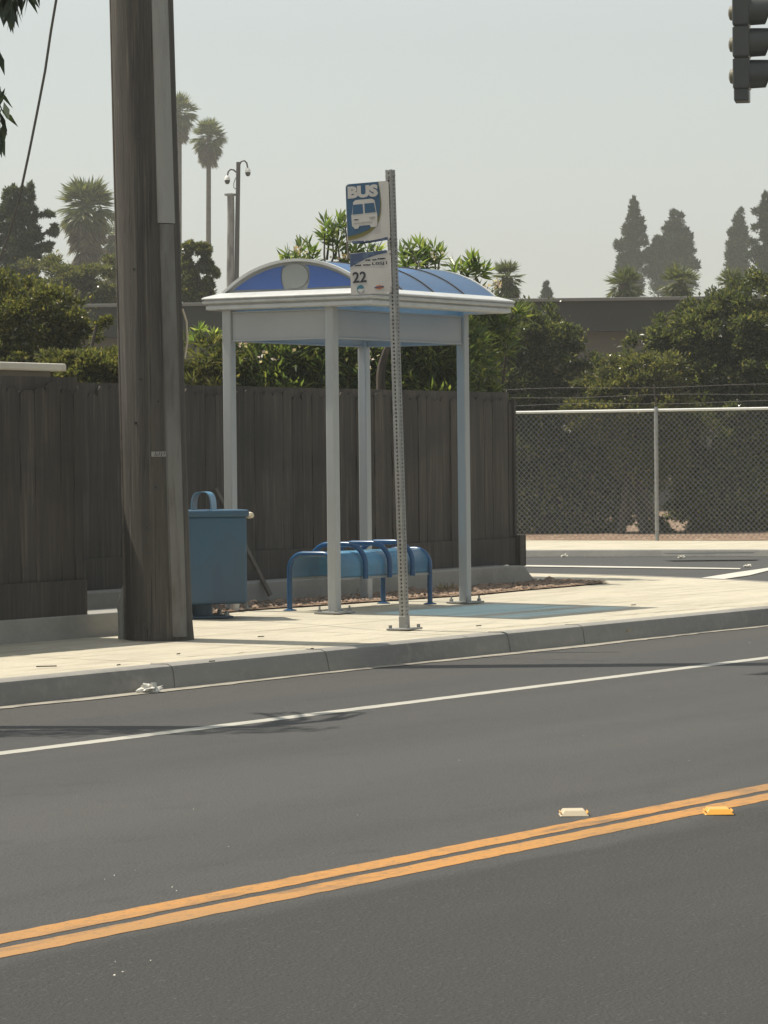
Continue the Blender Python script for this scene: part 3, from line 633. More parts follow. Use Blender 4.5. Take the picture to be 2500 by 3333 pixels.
# low wall and nearer fence at the left
pw = [on_walk(0, 2096), on_walk(400, 2066)]
yw = float(np.mean([q[1] for q in pw])); zwt = on_Y(200, 2005, yw)[2]; zwb = zwalk(yw) - .02; xw1 = on_Y(560, 2060, yw)[0]
root = empty('retaining_wall', (12, yw, zwb), 'low pale concrete wall at the back of the sidewalk left of the utility pole', 'low wall')
mb = MB(); mb.box(((xw1 - 12) / 2, .20, (zwt - zwb) / 2), (xw1 - 12, .40, zwt - zwb)); mb.build('wall_body', M['wallconc'], root, bevel=.012)
x1l = on_Y(276, 1960, yw + .03)[0]
z_l = on_Y(250, 1262, yw + .03)[2]; z_l0 = on_Y(5, 1246, yw + .03)[2]; x_l0 = on_Y(5, 1246, yw + .03)[0]
plank_fence('wooden_fence', 'nearer dark plank fence standing on the low wall left of the utility pole', 12, x1l, yw + .045, zwt - .003, z_l0 + (z_l0 - z_l) * 2.5, 9, kick=.16, ztop2=z_l)
# masonry wall with pale cap
Yc = yw + 1.1; pe = on_Y(206, 1190, Yc); pz0 = on_Y(100, 1206, Yc)[2]; pz1 = on_Y(100, 1181, Yc)[2]
root = empty('block_wall', (12, Yc, .1), 'tan block wall with pale stone cap rising behind the left fence', 'wall')
mb = MB(); mb.box(((pe[0] - 12) / 2 - .06, .12, (pz0 - .1) / 2), (pe[0] - 12 - .12, .2, pz0 - .1)); mb.build('wall_body', M['masonry'], root)
mb = MB(); mb.box(((pe[0] - 12) / 2, .12, (pz0 + pz1) / 2 - .1), (pe[0] - 12, .30, pz1 - pz0)); mb.build('cap', M['capstone'], root, bevel=.012)

# chain link fence across the side street
A = on_z(1400, 1759, .09); B = on_z(2900, 1758, .09); A[2] = B[2] = .09
dv = Vector(B - A); Lf = dv.length; dv.normalize(); ca = math.atan2(dv.y, dv.x)
s_l = (on_z(1672, 1758, .09)); hz = at(1672, 1339, np.dot(s_l - CAM, fw))[2] - .09; hz2 = at(2500, 1334, np.dot(on_z(2500, 1758, .09) - CAM, fw))[2] - .09
hF = (hz + hz2) / 2
root = empty('chain_link_fence', A, 'grey chain link fence with barbed wire across the side street', 'fence', rz=ca)
mb = MB(); mb.tube([(0, 0, hF), (Lf, 0, hF)], .021, 10); mb.build('top_rail', M['galvrail'], root, smooth=True)
Pp = at(2143 + 22, 1757, np.dot(on_z(2143, 1757, .09) - CAM, fw)); tp_ = (Vector(Pp) - Vector(A)).dot(dv)
for k in (-1, 0, 1):
    x = tp_ + 3.0 * k
    if 0 <= x <= Lf:
        mb = MB(); mb.tube([(x, -.03, -.05), (x, -.03, hF - .02)], .03, 12)
        mb.tube([(x, -.03, hF - .02), (x, -.03, hF + .05)], [.036, .02], 12); mb.build('post', M['galv'], root, smooth=True)
        mb = MB(); mb.bar((x, -.03, hF + .04), (x, -.12, hF + .36), .018, .012); mb.build('barb_arm', M['mast'], root)
mb = MB(); pit = .078; n = int(Lf / pit); hm = hF - .04
V = []; Fq = []
for k in range(-int(hm / pit) - 1, n + 1):
    for sgn in (1, -1):
        xa_ = k * pit; xb_ = xa_ + hm
        if sgn < 0: xa_, xb_ = xb_, xa_
        z0_, z1_ = .03, .03 + hm
        # clip to fence
        def cl(x, xq, zq, xr, zr): t = (x - xq) / (xr - xq); return x, zq + (zr - zq) * t
        p0 = (xa_, z0_); p1 = (xb_, z1_)
        if min(xa_, xb_) > Lf or max(xa_, xb_) < 0: continue
        if p0[0] < 0: p0 = cl(0, *p0, *p1)
        if p1[0] < 0: p1 = cl(0, *p0, *p1)
        if p0[0] > Lf: p0 = cl(Lf, *p1, *p0)
        if p1[0] > Lf: p1 = cl(Lf, *p0, *p1)
        mb.tube([(p0[0], .003 * sgn, p0[1]), (p1[0], .003 * sgn, p1[1])], .0030, 4, cap=False)
mb.build('wire_mesh', M['wire'], root)
mb = MB(); rb = random.Random(3)
for hh, oy in ((.10, -.05), (.21, -.085), (.33, -.115)):
    P = [(x, oy, hF + hh + .012 * math.sin(x * 2.1 + hh * 30) - .01 * ((x % 3) - 1.5) ** 2 * 0) for x in np.linspace(0, Lf, 40)]
    mb.tube(P, .0024, 4)
    for x in np.arange(.1, Lf, .13): mb.bar((x, oy, hF + hh - .014), (x + .01, oy, hF + hh + .014 + .01), .003)
mb.build('barbed_wire', M['mast'], root)

# flat roofed building behind
bl_ = on_z(-200, 996, 4.67); br_ = on_z(2900, 957, 4.67); d = Vector(br_ - bl_); Lb = math.hypot(d.x, d.y); ab = math.atan2(d.y, d.x)
root = empty('flat_roof_building', (bl_[0], bl_[1], 0), 'long flat roofed building with dark fascia and tan wall behind the hedges', 'building', rz=ab)
mb = MB(); mb.box((Lb / 2, 6.4, 2.2), (Lb, 12, 4.4)); mb.build('wall', M['bwall'], root)
mb = MB(); mb.box((Lb / 2, .19, 4.28), (Lb + .3, .38, .64)); mb.build('fascia', M['fascia'], root)
mb = MB(); mb.box((Lb / 2, 6.2, 4.635), (Lb + .4, 12.6, .07)); mb.build('coping', M['coping'], root, bevel=.01)

# ================================================================ UTILITY POLE
pb = on_walk(520, 2080); pb = pb + np.array([f0[0], f0[1], 0]) * 0.0
zb0 = zwalk(pb[1]); lean = Vector((-r0[0] * .0165, -r0[1] * .0165, 1.0))
root = empty('utility_pole', (pb[0], pb[1], zb0), 'tall weathered wooden utility pole with grey conduit at the sidewalk edge', 'utility pole')
mb = MB(); Zs = [-.05, .0, .12, .5, 1.0, 2, 3, 4, 5, 6, 7, 8.5, 10.2]; rad = [.222, .215, .207, .203, .200, .198, .197, .195, .192, .188, .182, .172, .155]
mb.tube([lean * z if z > 0 else Vector((0, 0, z)) for z in Zs], rad, 40); mb.build('shaft', M['polewood'], root, smooth=True)
tocam = Vector((-f0[0], -f0[1], 0)); rv = Vector((r0[0], r0[1], 0))
def around(a, r): return rv * math.sin(a) * r + tocam * math.cos(a) * r
def guard(name, a0, a1, z0, z1, rr_, m):
    vs = []; n = 10
    for z in (z0, z1):
        for k in range(n + 1):
            a = a0 + (a1 - a0) * k / n; bulge = .004 + .010 * math.sin(math.pi * k / n) ** .5
            vs.append(lean * z + around(a, rr_(z) + (bulge if 0 < k < n else -.02)))
    fs = [(k, k + 1, n + 2 + k, n + 1 + k) for k in range(n)] + [tuple(range(n + 1)), tuple(range(n + 1, 2 * n + 2))]
    MB().add(vs, fs).build(name, m, root, smooth=True)
rz_ = lambda z: float(np.interp(z, Zs, rad))
guard('conduit', R(19), R(59), 2.585, 9.5, lambda z: rz_(z) + .006, M['conduit'])
guard('conduit', R(22), R(57), .02, 2.58, lambda z: rz_(z), M['conduit_low'])
tg = MB(); a = R(8); c = lean * 1.155 + around(a, rz_(1.1) + .004)
vs = []; 
for z in (-.016, .016):
    for k in range(7):
        aa = R(-2) + R(30) * k / 6; vs.append(lean * (1.155 + z) + around(aa, rz_(1.1) + .003))
tg.add(vs, [(k, k + 1, 8 + k, 7 + k) for k in range(6)]); tgo = tg.build('number_tag', M['conduit'], root)
td = MB()
for k, (a0, z0, z1) in enumerate([(4, -.012, .012), (7, -.012, .002), (11, -.010, .012), (15, -.012, .010), (20, -.006, .012)]):
    q = around(R(a0), rz_(1.1) + .005); td.bar(lean * (1.155 + z0) + q, lean * (1.155 + z1) + around(R(a0 + 1.5), rz_(1.1) + .005), .006, .003)
td.build('lettering', M['ink'], tgo)
# ground lug and stub pipe at the foot
rn = random.Random(12)
for z, a in ((1.62, -18), (1.48, 12), (1.35, -30), (0.95, 4), (0.7, -12), (2.3, -25), (3.1, -8)):
    mb = MB(); c_ = lean * z; mb.tube([c_ + around(R(a), rz_(z) - .004), c_ + around(R(a), rz_(z) + .008)], .008, 8); mb.build('nail', M['black'], root)
mb = MB(); q0 = rv * -.235 + tocam * -.05
mb.tube([q0, q0 + Vector((0, 0, .17)), q0 + Vector((.0, 0, .20)), q0 + Vector((0, 0, .27)) + rv * .012, q0 + Vector((0, 0, .36)) + rv * .03], [.030, .030, .037, .032, .012], 12); mb.build('stub_pipe', M['conduit'], root, smooth=True)
mb = MB(); mb.tube([around(R(-84), .213), lean * 1.0 + around(R(-84), .203), lean * 3 + around(R(-84), .199), lean * 9 + around(R(-84), .17)], .009, 8); mb.build('ground_wire', M['plank'], root, smooth=True)
mb = MB()
for k, (z, a) in enumerate([(1.92, 88), (1.80, 87), (1.68, 90)]): pass
mb.tube([lean * 2.06 + around(R(86), .20), lean * 1.98 + around(R(90), .222), lean * 1.86 + around(R(90), .224), lean * 1.75 + around(R(88), .205)], .007, 6); mb.build('loose_strip', M['tan'], root, smooth=True)
mb = MB()
for sgn in (-1, 1): mb.box(lean * 9.6 + Vector((0, sgn * .19, 0)), (2.4, .1, .12))
mb.build('cross_arm', M['polewood'], root)
for k in (-1.05, -.55, .55, 1.05):
    mb = MB(); mb.lathe([(.03, 0), (.05, .03), (.035, .06), (.05, .09), (.03, .13)], lean * 9.6 + Vector((k, .19, .06)), 12); mb.build('insulator', M['conduit'], root, smooth=True)

# guy wire running from high on a neighbouring span down past the left edge
P = [at(x, y, Z) for x, y, Z in [(470, -1050, 22.6), (188, -60, 24.2), (183, 0, 24.3), (166, 100, 24.5), (147, 230, 24.7), (122, 360, 24.9), (94, 500, 25.1), (64, 640, 25.3), (30, 760, 25.5), (-6, 860, 25.7), (-160, 1330, 26.6)]]
mb = MB(); mb.tube(P, .0095, 8); tag(mb.build('guy_cable', M['cable'], smooth=True), 'thin dark cable slanting down across the sky left of the utility pole', 'cable')

# ================================================================ BUS SHELTER
pM = on_walk(1091, 1997); pR = on_walk(1513, 1963); pB = on_walk(1193, 1960)
sx = pR[0] - pM[0]; sy = 0.88; y0s = (pM[1] + pR[1]) / 2; x0s = pM[0]
zg = zwalk(y0s)
SH = empty('bus_shelter', (x0s, y0s, zg), 'pale grey bus shelter with translucent blue barrel roof on four posts', 'bus shelter')
zrb = on_z(0, 0, 0)[2] * 0 + (at(1190, 990, np.dot(np.array([x0s, y0s, 0]) - CAM, fw) - .4)[2]) - zg      # underside of roof rim above pavement
oyf, oyb, ox = .393, .160, .085
posts = [(0, 0), (sx, 0), (0, sy), (sx, sy)]
for (x, y) in posts:
    dz = zwalk(y0s + y) - zg
    mb = MB(); mb.box((x, y, (dz + zrb + .03) / 2), (.074, .074, zrb + .03 - dz)); po = mb.build('post', M['shelter'], SH, bevel=.010)
    mb = MB(); mb.box((x, y, dz + .008), (.24, .20, .014)); bp = mb.build('base_plate', M['galv'], SH, bevel=.003)
    for ax, ay in ((-.09, -.07), (.09, -.07), (.09, .07), (-.09, .07)):
        mb = MB(); mb.tube([(x + ax, y + ay, dz + .015), (x + ax, y + ay, dz + .032), (x + ax, y + ay, dz + .033), (x + ax, y + ay, dz + .055)], [.017, .017, .008, .008], 6); mb.build('anchor_bolt', M['galv'], bp)
zp0, zp1 = zrb - .215, zrb - .022
for (a, b) in (((.04, 0), (sx - .04, 0)), ((.04, sy), (sx - .04, sy)), ((0, .04), (0, sy - .04)), ((sx, .04), (sx, sy - .04))):
    mb = MB(); mb.bar((*a, (zp0 + zp1) / 2), (*b, (zp0 + zp1) / 2), .03, zp1 - zp0); pa = mb.build('header_panel', M['panel'], SH, bevel=.003)
    mb = MB(); mb.bar((*a, zp1 + .006), (*b, zp1 + .006), .044, .012); mb.bar((*a, zp0 - .006), (*b, zp0 - .006), .044, .012); mb.build('panel_edge', M['shelter'], pa, bevel=.002)
# roof rim: stepped frame with sloping top, open in the middle
X0, X1, Y0, Y1 = -ox, sx + ox, -oyf, sy + oyb
rimprof = [(.03, 0.0), (.010, .006), (.010, .034), (.024, .038), (.024, .044), (-.006, .050), (-.010, .066), (.004, .070), (.004, .076), (-.014, .080), (-.014, .090), (.0, .098), (.09, .128), (.12, .130), (.12, .0)]
def rect_ring(i): return [(X0 + i, Y0 + i), (X1 - i, Y0 + i), (X1 - i, Y1 - i), (X0 + i, Y1 - i)]
vs = []; fs = []; m_ = len(rimprof)
for (i_, h_) in rimprof:
    for q in rect_ring(i_): vs.append((*q, zrb + h_))
for k in range(m_):
    k2 = (k + 1) % m_
    for c_ in range(4): fs.append((k * 4 + c_, k * 4 + (c_ + 1) % 4, k2 * 4 + (c_ + 1) % 4, k2 * 4 + c_))
MB().add(vs, fs).build('roof_rim', M['rim'], SH, bevel=.003, seg=1)
# barrel roof sheet
ins = .095; ya_, yb_ = Y0 + ins, Y1 - ins; xa_, xb_ = X0 + .11, X1 - .11; zs_ = zrb + .125; rise = .225; half = (yb_ - ya_) / 2; yc_ = (ya_ + yb_) / 2
Rr = (half * half + rise * rise) / (2 * rise); zc_ = zs_ + rise - Rr; am = math.asin(half / Rr)
def arc(t, dr=0.0): a = -am + 2 * am * t; return (yc_ + (Rr + dr) * math.sin(a), zc_ + (Rr + dr) * math.cos(a))
na = 28; vs = []; fs = []
for dr in (0, -.008):
    for x in (xa_, xb_):
        for k in range(na + 1): y, z = arc(k / na, dr); vs.append((x, y, z))
q_ = na + 1
for k in range(na):
    fs += [(k, k + 1, q_ + k + 1, q_ + k), (2 * q_ + k + 1, 2 * q_ + k, 3 * q_ + k, 3 * q_ + k + 1)]
rs_ = MB().add(vs, fs).build('roof_sheet', M['polycarb'], SH, smooth=True)
for f_ in (0.0, .255, .5, .745, 1.0):
    x = xa_ + (xb_ - xa_) * f_; end = f_ in (0.0, 1.0)
    mb = MB(); wv = .030 if end else .014; vs = []; fs = []
    for k in range(na + 1):
        for dr in ((-.012, .008) if end else (-.006, .007)):
            y, z = arc(k / na, dr)
            for s_ in (-wv / 2, wv / 2): vs.append((x + s_, y, z))
    for k in range(na):
        b0 = 4 * k; fs += [(b0, b0 + 1, b0 + 5, b0 + 4), (b0 + 2, b0 + 6, b0 + 7, b0 + 3), (b0, b0 + 4, b0 + 6, b0 + 2), (b0 + 1, b0 + 3, b0 + 7, b0 + 5)]
    mb.add(vs, fs).build('roof_rib', M['rim'] if end else M['mast'], rs_, smooth=False)
# gables
for x, sg in ((xa_ + .012, -1), (xb_ - .012, 1)):
    pol = [(x, *arc(k / na, -.012)) for k in range(na + 1)]
    mb = MB(); mb.prism(pol, (.010 * -sg, 0, 0)); ga = mb.build('gable', M['gable_grey'], SH)
    # two blue lens shapes and a grey disc
    for side in (-1, 1):
        pts = []; yi = .115; N = 14
        ymax = half * .90
        for k in range(N + 1):
            yy = yi * .72 + (ymax - yi * .72) * k / N; pts.append((side * yy, zc_ + math.sqrt((Rr - .036) ** 2 - yy ** 2)))
        pts = [p_ for p_ in pts if p_[1] > zs_ + .026]
        pts.append((side * ymax * .96, zs_ + .024)); pts.append((side * .10, zs_ + .018))
        for k in range(7):
            a = -1.0 + 1.9 * k / 6; pts.append((side * (.10 + .022 * math.cos(a) - .0), zs_ + .108 + .078 * math.sin(a)))
        mb = MB(); mb.prism([(x + sg * .002, yc_ + p_[0], p_[1]) for p_ in pts], (sg * .003, 0, 0)); mb.build('blue_panel', M['blue_film'], ga)
    mb = MB(); dsk = [(x + sg * .006, yc_ + .112 * math.cos(a), zs_ + .108 + .088 * math.sin(a)) for a in np.linspace(0, 2 * math.pi, 33)[:-1]]
    mb.prism(dsk, (sg * .003, 0, 0)); mb.build('disc', M['gable_grey'], ga)

# ================================================================ BENCH
bl0 = on_walk(952, 1987); bR0 = on_walk(1400, 1968); bm0 = on_walk(1249, 1966)
xb1 = bR0[0]; xb0 = xb1 - 1.32; yb0 = bR0[1]; yb1 = yb0 + .41
BW = yb1 - yb0; BL = xb1 - xb0; zbn = zwalk((yb0 + yb1) / 2)
BE = empty('bench', (xb0, yb0, zbn), 'blue metal bench with three armrest hoops under the shelter', 'bench')
def hoop(x, y0, y1, zlo, ztop, r, rt_=.09):
    P = [(x, y0, zlo), (x, y0, ztop - rt_)] + [(x, y0 + rt_ - rt_ * math.cos(a), ztop - rt_ + rt_ * math.sin(a)) for a in np.linspace(.2, math.pi / 2, 6)]
    Q = [(x, y1 - (q[1] - y0), q[2]) for q in P][::-1]
    return P + Q
ZT = .415
for x in (0, BL):
    mb = MB(); mb.tube(hoop(x, 0, BW, 0.0, ZT, .017, .12), .0195, 12); lg = mb.build('leg_frame', M['bench'], BE, smooth=True)
    for y in (0, BW):
        mb = MB(); mb.lathe([(.05, 0), (.05, .006), (.022, .014)], (x, y, 0.0), 14); mb.build('foot_plate', M['bench'], lg)
for f_ in (.26, .52, .77):
    mb = MB(); mb.tube(hoop(BL * f_, -.03, BW + .03, .225, ZT + .062, .017, .15), .0195, 12); mb.build('armrest', M['bench'], BE, smooth=True)
# inverted U perforated seat
prof2 = [(BW * .02, .235)] + [(q[1], q[2]) for q in hoop(0, .004, BW - .004, .26, ZT + .004, 0, .105)] + [(BW * .98, .235)]
me = bpy.data.meshes.new('seat'); vs = []; fs = []; uvs = []
cum = [0]
for a, b in zip(prof2[:-1], prof2[1:]): cum.append(cum[-1] + math.dist(a, b))
for x in (.0, BL):
    for (y, z) in prof2: vs.append((x, y, z))
n2 = len(prof2)
for k in range(n2 - 1): fs.append((k, k + 1, n2 + k + 1, n2 + k))
me.from_pydata(vs, [], fs); uvl = me.uv_layers.new(name='UVMap')
for pl in me.polygons:
    pl.use_smooth = True
    for li in pl.loop_indices:
        vi = me.loops[li].vertex_index; uvl.data[li].uv = ((BL if vi >= n2 else 0.0), cum[vi % n2])
me.materials.append(M['perf']); so = bpy.data.objects.new('seat', me); COL.objects.link(so); so.parent = BE
sm = so.modifiers.new('solid', 'SOLIDIFY'); sm.thickness = .003
mb = MB()
for y in (.005, BW - .005): mb.bar((0, y, .232), (BL, y, .232), .012, .016)
mb.build('seat_rail', M['galv'], BE)

# ================================================================ TRASH CAN
cb = on_walk(667, 2010); cz = zwalk(cb[1]); yaw = math.atan2(-f0[1], -f0[0]) + math.pi / 2 + R(14)
CAN = empty('trash_can', (cb[0], cb[1], cz), 'blue metal trash can on a pedestal beside the utility pole', 'trash can', rz=yaw)
mb = MB(); mb.box((0, 0, .405), (.52, .46, .61)); bd = mb.build('body', M['can'], CAN, bevel=.022, seg=3)
mb = MB(); mb.box((0, 0, .728), (.55, .49, .05)); mb.build('rim', M['can'], CAN, bevel=.014, seg=3)
mb = MB(); mb.lathe([(.075, 0), (.075, .11)], (-.02, 0, .0), 20); mb.build('pedestal', M['can'], CAN, smooth=True)
mb = MB(); mb.box((0, 0, .008), (.34, .34, .014)); mb.build('base_plate', M['can'], CAN, bevel=.003)
for ax in (-.13, .13):
    for ay in (-.13, .13):
        mb = MB(); mb.tube([(ax, ay, .014), (ax, ay, .05)], [.022, .012], 8); mb.build('anchor_bolt', M['galv'], CAN)
# arched hood
vs = []; fs = []; n = 16; hw = .066; hh = .125
for (dep, rr_) in ((-.07, 0), (.07, 0), (.07, .010), (-.07, .010)):
    for k in range(n + 1):
        a = math.pi * k / n; cxx = (hw + rr_) * math.copysign(abs(math.cos(a)) ** .6, math.cos(a)); czz = .75 + hh * math.sin(a) ** .7 * (1 + rr_ * 4)
        vs.append((cxx, dep, czz))
for r_ in range(4):
    for k in range(n):
        a0 = r_ * (n + 1) + k; b0 = ((r_ + 1) % 4) * (n + 1) + k; fs.append((a0, a0 + 1, b0 + 1, b0))
hd = MB().add(vs, fs).build('hood', M['can_hood'], CAN, smooth=True); hd.rotation_euler.z = R(-26)
mb = MB(); mb.lathe([(.004, -.022), (.026, -.016), (.034, .0), (.026, .018), (.004, .026)], (.305, -.10, .71), 12); mb.build('latch_knob', M['tan'], CAN, smooth=True)
# clear cup on the ground
q = on_walk(765, 1990); CU = MB(); CU.lathe([(.026, 0), (.030, .02), (.040, .09), (.043, .095), (.036, .094), (.024, .004)], (0, 0, 0), 18)
o = CU.build('plastic_cup', M['cup'], smooth=True); o.location = q; tag(o, 'clear plastic cup standing on the pavement edge behind the trash can', 'cup')
# plank leaning against the fence
q0 = on_walk(880, 1950); q0[1] = foot_y - .05; q0 = on_Y(880, 1938, foot_y - .06); q1 = on_Y(700, 1590, YF - .03)
mb = MB(); mb.bar((0, 0, 0), q1 - q0, .036, .025, upv=(0, 1, 0)); o = mb.build('leaning_plank', M['plank'], bevel=.003); o.location = q0; tag(o, 'thin grey plank leaning against the wooden fence behind the trash can', 'plank')

# ================================================================ BUS STOP SIGN
ps = on_walk(1317, 2050); zs0 = zwalk(ps[1]); Zp = np.dot(ps - CAM, fw)
tp3 = at(1270, 553, Zp); ln = Vector(tp3 - np.array([ps[0], ps[1], zs0])); Hs = ln.length; 
SG = empty('bus_stop_sign', (ps[0], ps[1], zs0), 'bus stop sign with blue panel and route plate on perforated steel post', 'bus stop sign')
SG.rotation_euler = (Vector((0, 0, 1)).rotation_difference(ln.normalized())).to_euler()
mb = MB(); wP = .045; th = .003; pit = .0254 * 1.0; hole = .0125
for fx in range(4):
    rot = Matrix.Rotation(fx * math.pi / 2, 3, 'Z')
    def bx(c, d_): mb.box(rot @ Vector(c), d_, rot)
    sw = (wP - hole) / 2
    for s_ in (-1, 1): bx((s_ * (hole / 2 + sw / 2), wP / 2, Hs / 2), (sw, th, Hs))
    k = .0127
    while k < Hs:
        bx((0, wP / 2, k), (hole, th, pit - hole)); k += pit
mb.build('post', M['galv'], SG)
mb = MB(); mb.box((0, 0, .007), (.20, .16, .012)); mb.box((0, 0, .05), (.054, .054, .08)); mb.build('base_sleeve', M['galv'], SG, bevel=.003)
for ax, ay in ((-.08, -.06), (.08, -.06), (.08, .06), (-.08, .06)):
    mb = MB(); mb.tube([(ax, ay, .012), (ax, ay, .034)], .013, 6); mb.build('anchor_bolt', M['galv'], SG)
def hz_at(py): return (2052 - py) / (2052 - 553) * Hs            # height on post for a photo row
SW = .335; zsb = hz_at(540 + 1195 / 5.027); zst = hz_at(540 + 245 / 5.027)
xs_ = -wP / 2 - .004
# sign faces -X; u runs from the outer edge (+Y) towards the post (-Y)
def UV(px, py, d=0.0):
    u = (px - 125) / 675.0 * .315; return Vector((xs_ - d, .315 + wP / 2 - .008 - u, hz_at(540 + py / 5.027)))
def plate(name, pts, d0, d1, m, parent, bev=0):
    mb = MB(); mb.prism([UV(*q, d0) for q in pts], (-(d1 - d0), 0, 0)); return mb.build(name, m, parent, bevel=bev)
def rounded(x0, y0, x1, y1, r, n=5):
    P = []
    for cx_, cy_, a0 in ((x1 - r, y0 + r, -90), (x1 - r, y1 - r, 0), (x0 + r, y1 - r, 90), (x0 + r, y0 + r, 180)):
        P += [(cx_ + r * math.cos(R(a0 + 90 * k / n)), cy_ + r * math.sin(R(a0 + 90 * k / n))) for k in range(n + 1)]
    return P
s1 = plate('bus_panel', rounded(125, 245, 835, 1215, 55), 0, .003, M['signwhite'], SG)
def curve_edge(k0=0): return [(668, 252), (690, 400), (705, 600), (695, 760), (665, 890), (610, 985), (520, 1065), (400, 1125), (270, 1160), (140, 1175)]
plate('olive_band', [(135, 290), (180, 252)] + curve_edge(), .0032, .0042, M['signolive'], s1)
plate('blue_field', [(132, 300), (150, 268), (185, 250), (662, 250), (680, 400), (690, 600), (672, 760), (628, 880), (560, 965), (460, 1030), (340, 1070), (210, 1095), (138, 1105)], .0044, .0054, M['signblue'], s1)
plate('text_strip', [(205, 1190), (400, 1195), (410, 1240), (430, 1196), (480, 1198), (470, 1243), (520, 1200), (640, 1196), (760, 1165), (800, 1170), (790, 1212), (640, 1228), (480, 1238), (215, 1238)], .0034, .0044, M['signdark'], s1)
# bus pictogram
bus = plate('bus_emblem', [(250, 548), (290, 518), (560, 518), (602, 548), (628, 745), (640, 765), (636, 940), (618, 980), (580, 986), (528, 984), (512, 945), (340, 945), (316, 990), (256, 990), (242, 955), (218, 948), (210, 765), (224, 745)], .0056, .0066, M['signwhite'], s1)
for P in ([(247, 592), (403, 592), (410, 748), (232, 754)], [(432, 588), (590, 588), (616, 742), (437, 746)]): plate('bus_window', P, .0068, .0074, M['signblue'], bus)
plate('headlight', [(240, 848), (270, 832), (328, 836), (322, 852)], .0068, .0074, M['ink'], bus); plate('headlight', [(503, 815), (600, 812), (596, 838), (545, 850), (510, 840)], .0068, .0074, M['conduit'], bus)
plate('bumper_line', [(245, 896), (550, 888), (552, 898), (380, 906), (245, 908)], .0068, .0074, M['conduit'], bus)
def text_on(name, s, px, py, hpx, m, parent, d, offset=0.0, wpx=None):
    size = hpx / 5.027 / (2052 - 553) * Hs / .72
    o_ = UV(px, py, d); Mx = Matrix(((0, 0, -1, o_.x), (-1, 0, 0, o_.y), (0, 1, 0, o_.z), (0, 0, 0, 1)))
    ob = text_mesh(name, s, size, m, parent, Mx, offset)
    if wpx:
        ys_ = [v.co.y for v in ob.data.vertices]; cur = max(ys_) - min(ys_); want = wpx / 675.0 * .315; k = want / cur
        for v in ob.data.vertices: v.co.y = o_.y + (v.co.y - o_.y) * k
    return ob
text_on('lettering', 'BUS', 158, 472, 178, M['signwhite'], s1, .0062, offset=.006, wpx=500)
# route plate
s2 = plate('route_panel', rounded(160, 1385, 835, 2072, 8), 0, .003, M['signwhite'], SG)
plate('header_band', [(165, 1398), (772, 1376), (772, 1420), (600, 1446), (430, 1490), (300, 1552), (165, 1612)], .0034, .0044, M['signdark'], s2)
text_on('lettering', '22', 195, 1872, 176, M['ink'], s2, .0042, offset=.0022, wpx=228)
for (x0, x1, y) in ((418, 500, 1520), (525, 600, 1520), (615, 745, 1512), (240, 345, 1594), (375, 500, 1596)):
    rr = random.Random(x0); P = [(x0 + (x1 - x0) * k / 8, y - 9 + rr.uniform(-6, 4)) for k in range(9)] + [(x0 + (x1 - x0) * k / 8, y + 9 + rr.uniform(-4, 6)) for k in range(8, -1, -1)]
    plate('small_print', P, .0034, .0042, M['ink'], s2)
text_on('lettering', 'L0SJ1', 520, 1604, 44, M['ink'], s2, .0042, offset=.0004, wpx=242)
lg = plate('round_logo', [(322 + 62 * math.cos(a), 1985 + 68 * math.sin(a)) for a in np.linspace(0, 6.283, 25)[:-1]], .0034, .0042, M['teal'], s2)
plate('logo_wave', [(268, 1995), (310, 1978), (350, 1988), (378, 1970), (380, 2010), (345, 2040), (352, 2052), (330, 2050), (300, 2035)], .0044, .005, M['signwhite'], lg)
l2 = plate('oval_logo', [(552, 1972), (600, 1948), (640, 1940), (670, 1952), (705, 1956), (706, 1990), (670, 2000), (630, 2014), (590, 2000), (556, 1990)], .0034, .0042, M['orange'], s2)
plate('logo_bar', [(552, 1966), (706, 1958), (706, 1978), (552, 1984)], .0044, .005, M['signdark'], l2)
for py in (190, 1240, 1290, 1330, 1440, 1990, 2040):
    z = hz_at(540 + py / 5.027); mb = MB(); mb.tube([(-wP / 2 - .016, 0, z), (wP / 2 + .014, 0, z)], .007, 6); mb.build('bolt', M['galv'], SG)
    mb = MB(); mb.tube([(0, -wP / 2 - .014, z + .012), (0, wP / 2 + .014, z + .012)], .006, 6); mb.build('bolt', M['galv'], SG)

# ================================================================ TRAFFIC SIGNAL
Zt = 40.0; tb = at(2416, 332, Zt)
TS = empty('traffic_signal', (tb[0], tb[1], tb[2]), 'dark hanging traffic signal seen from the side at the upper right', 'traffic signal', rz=R(22))
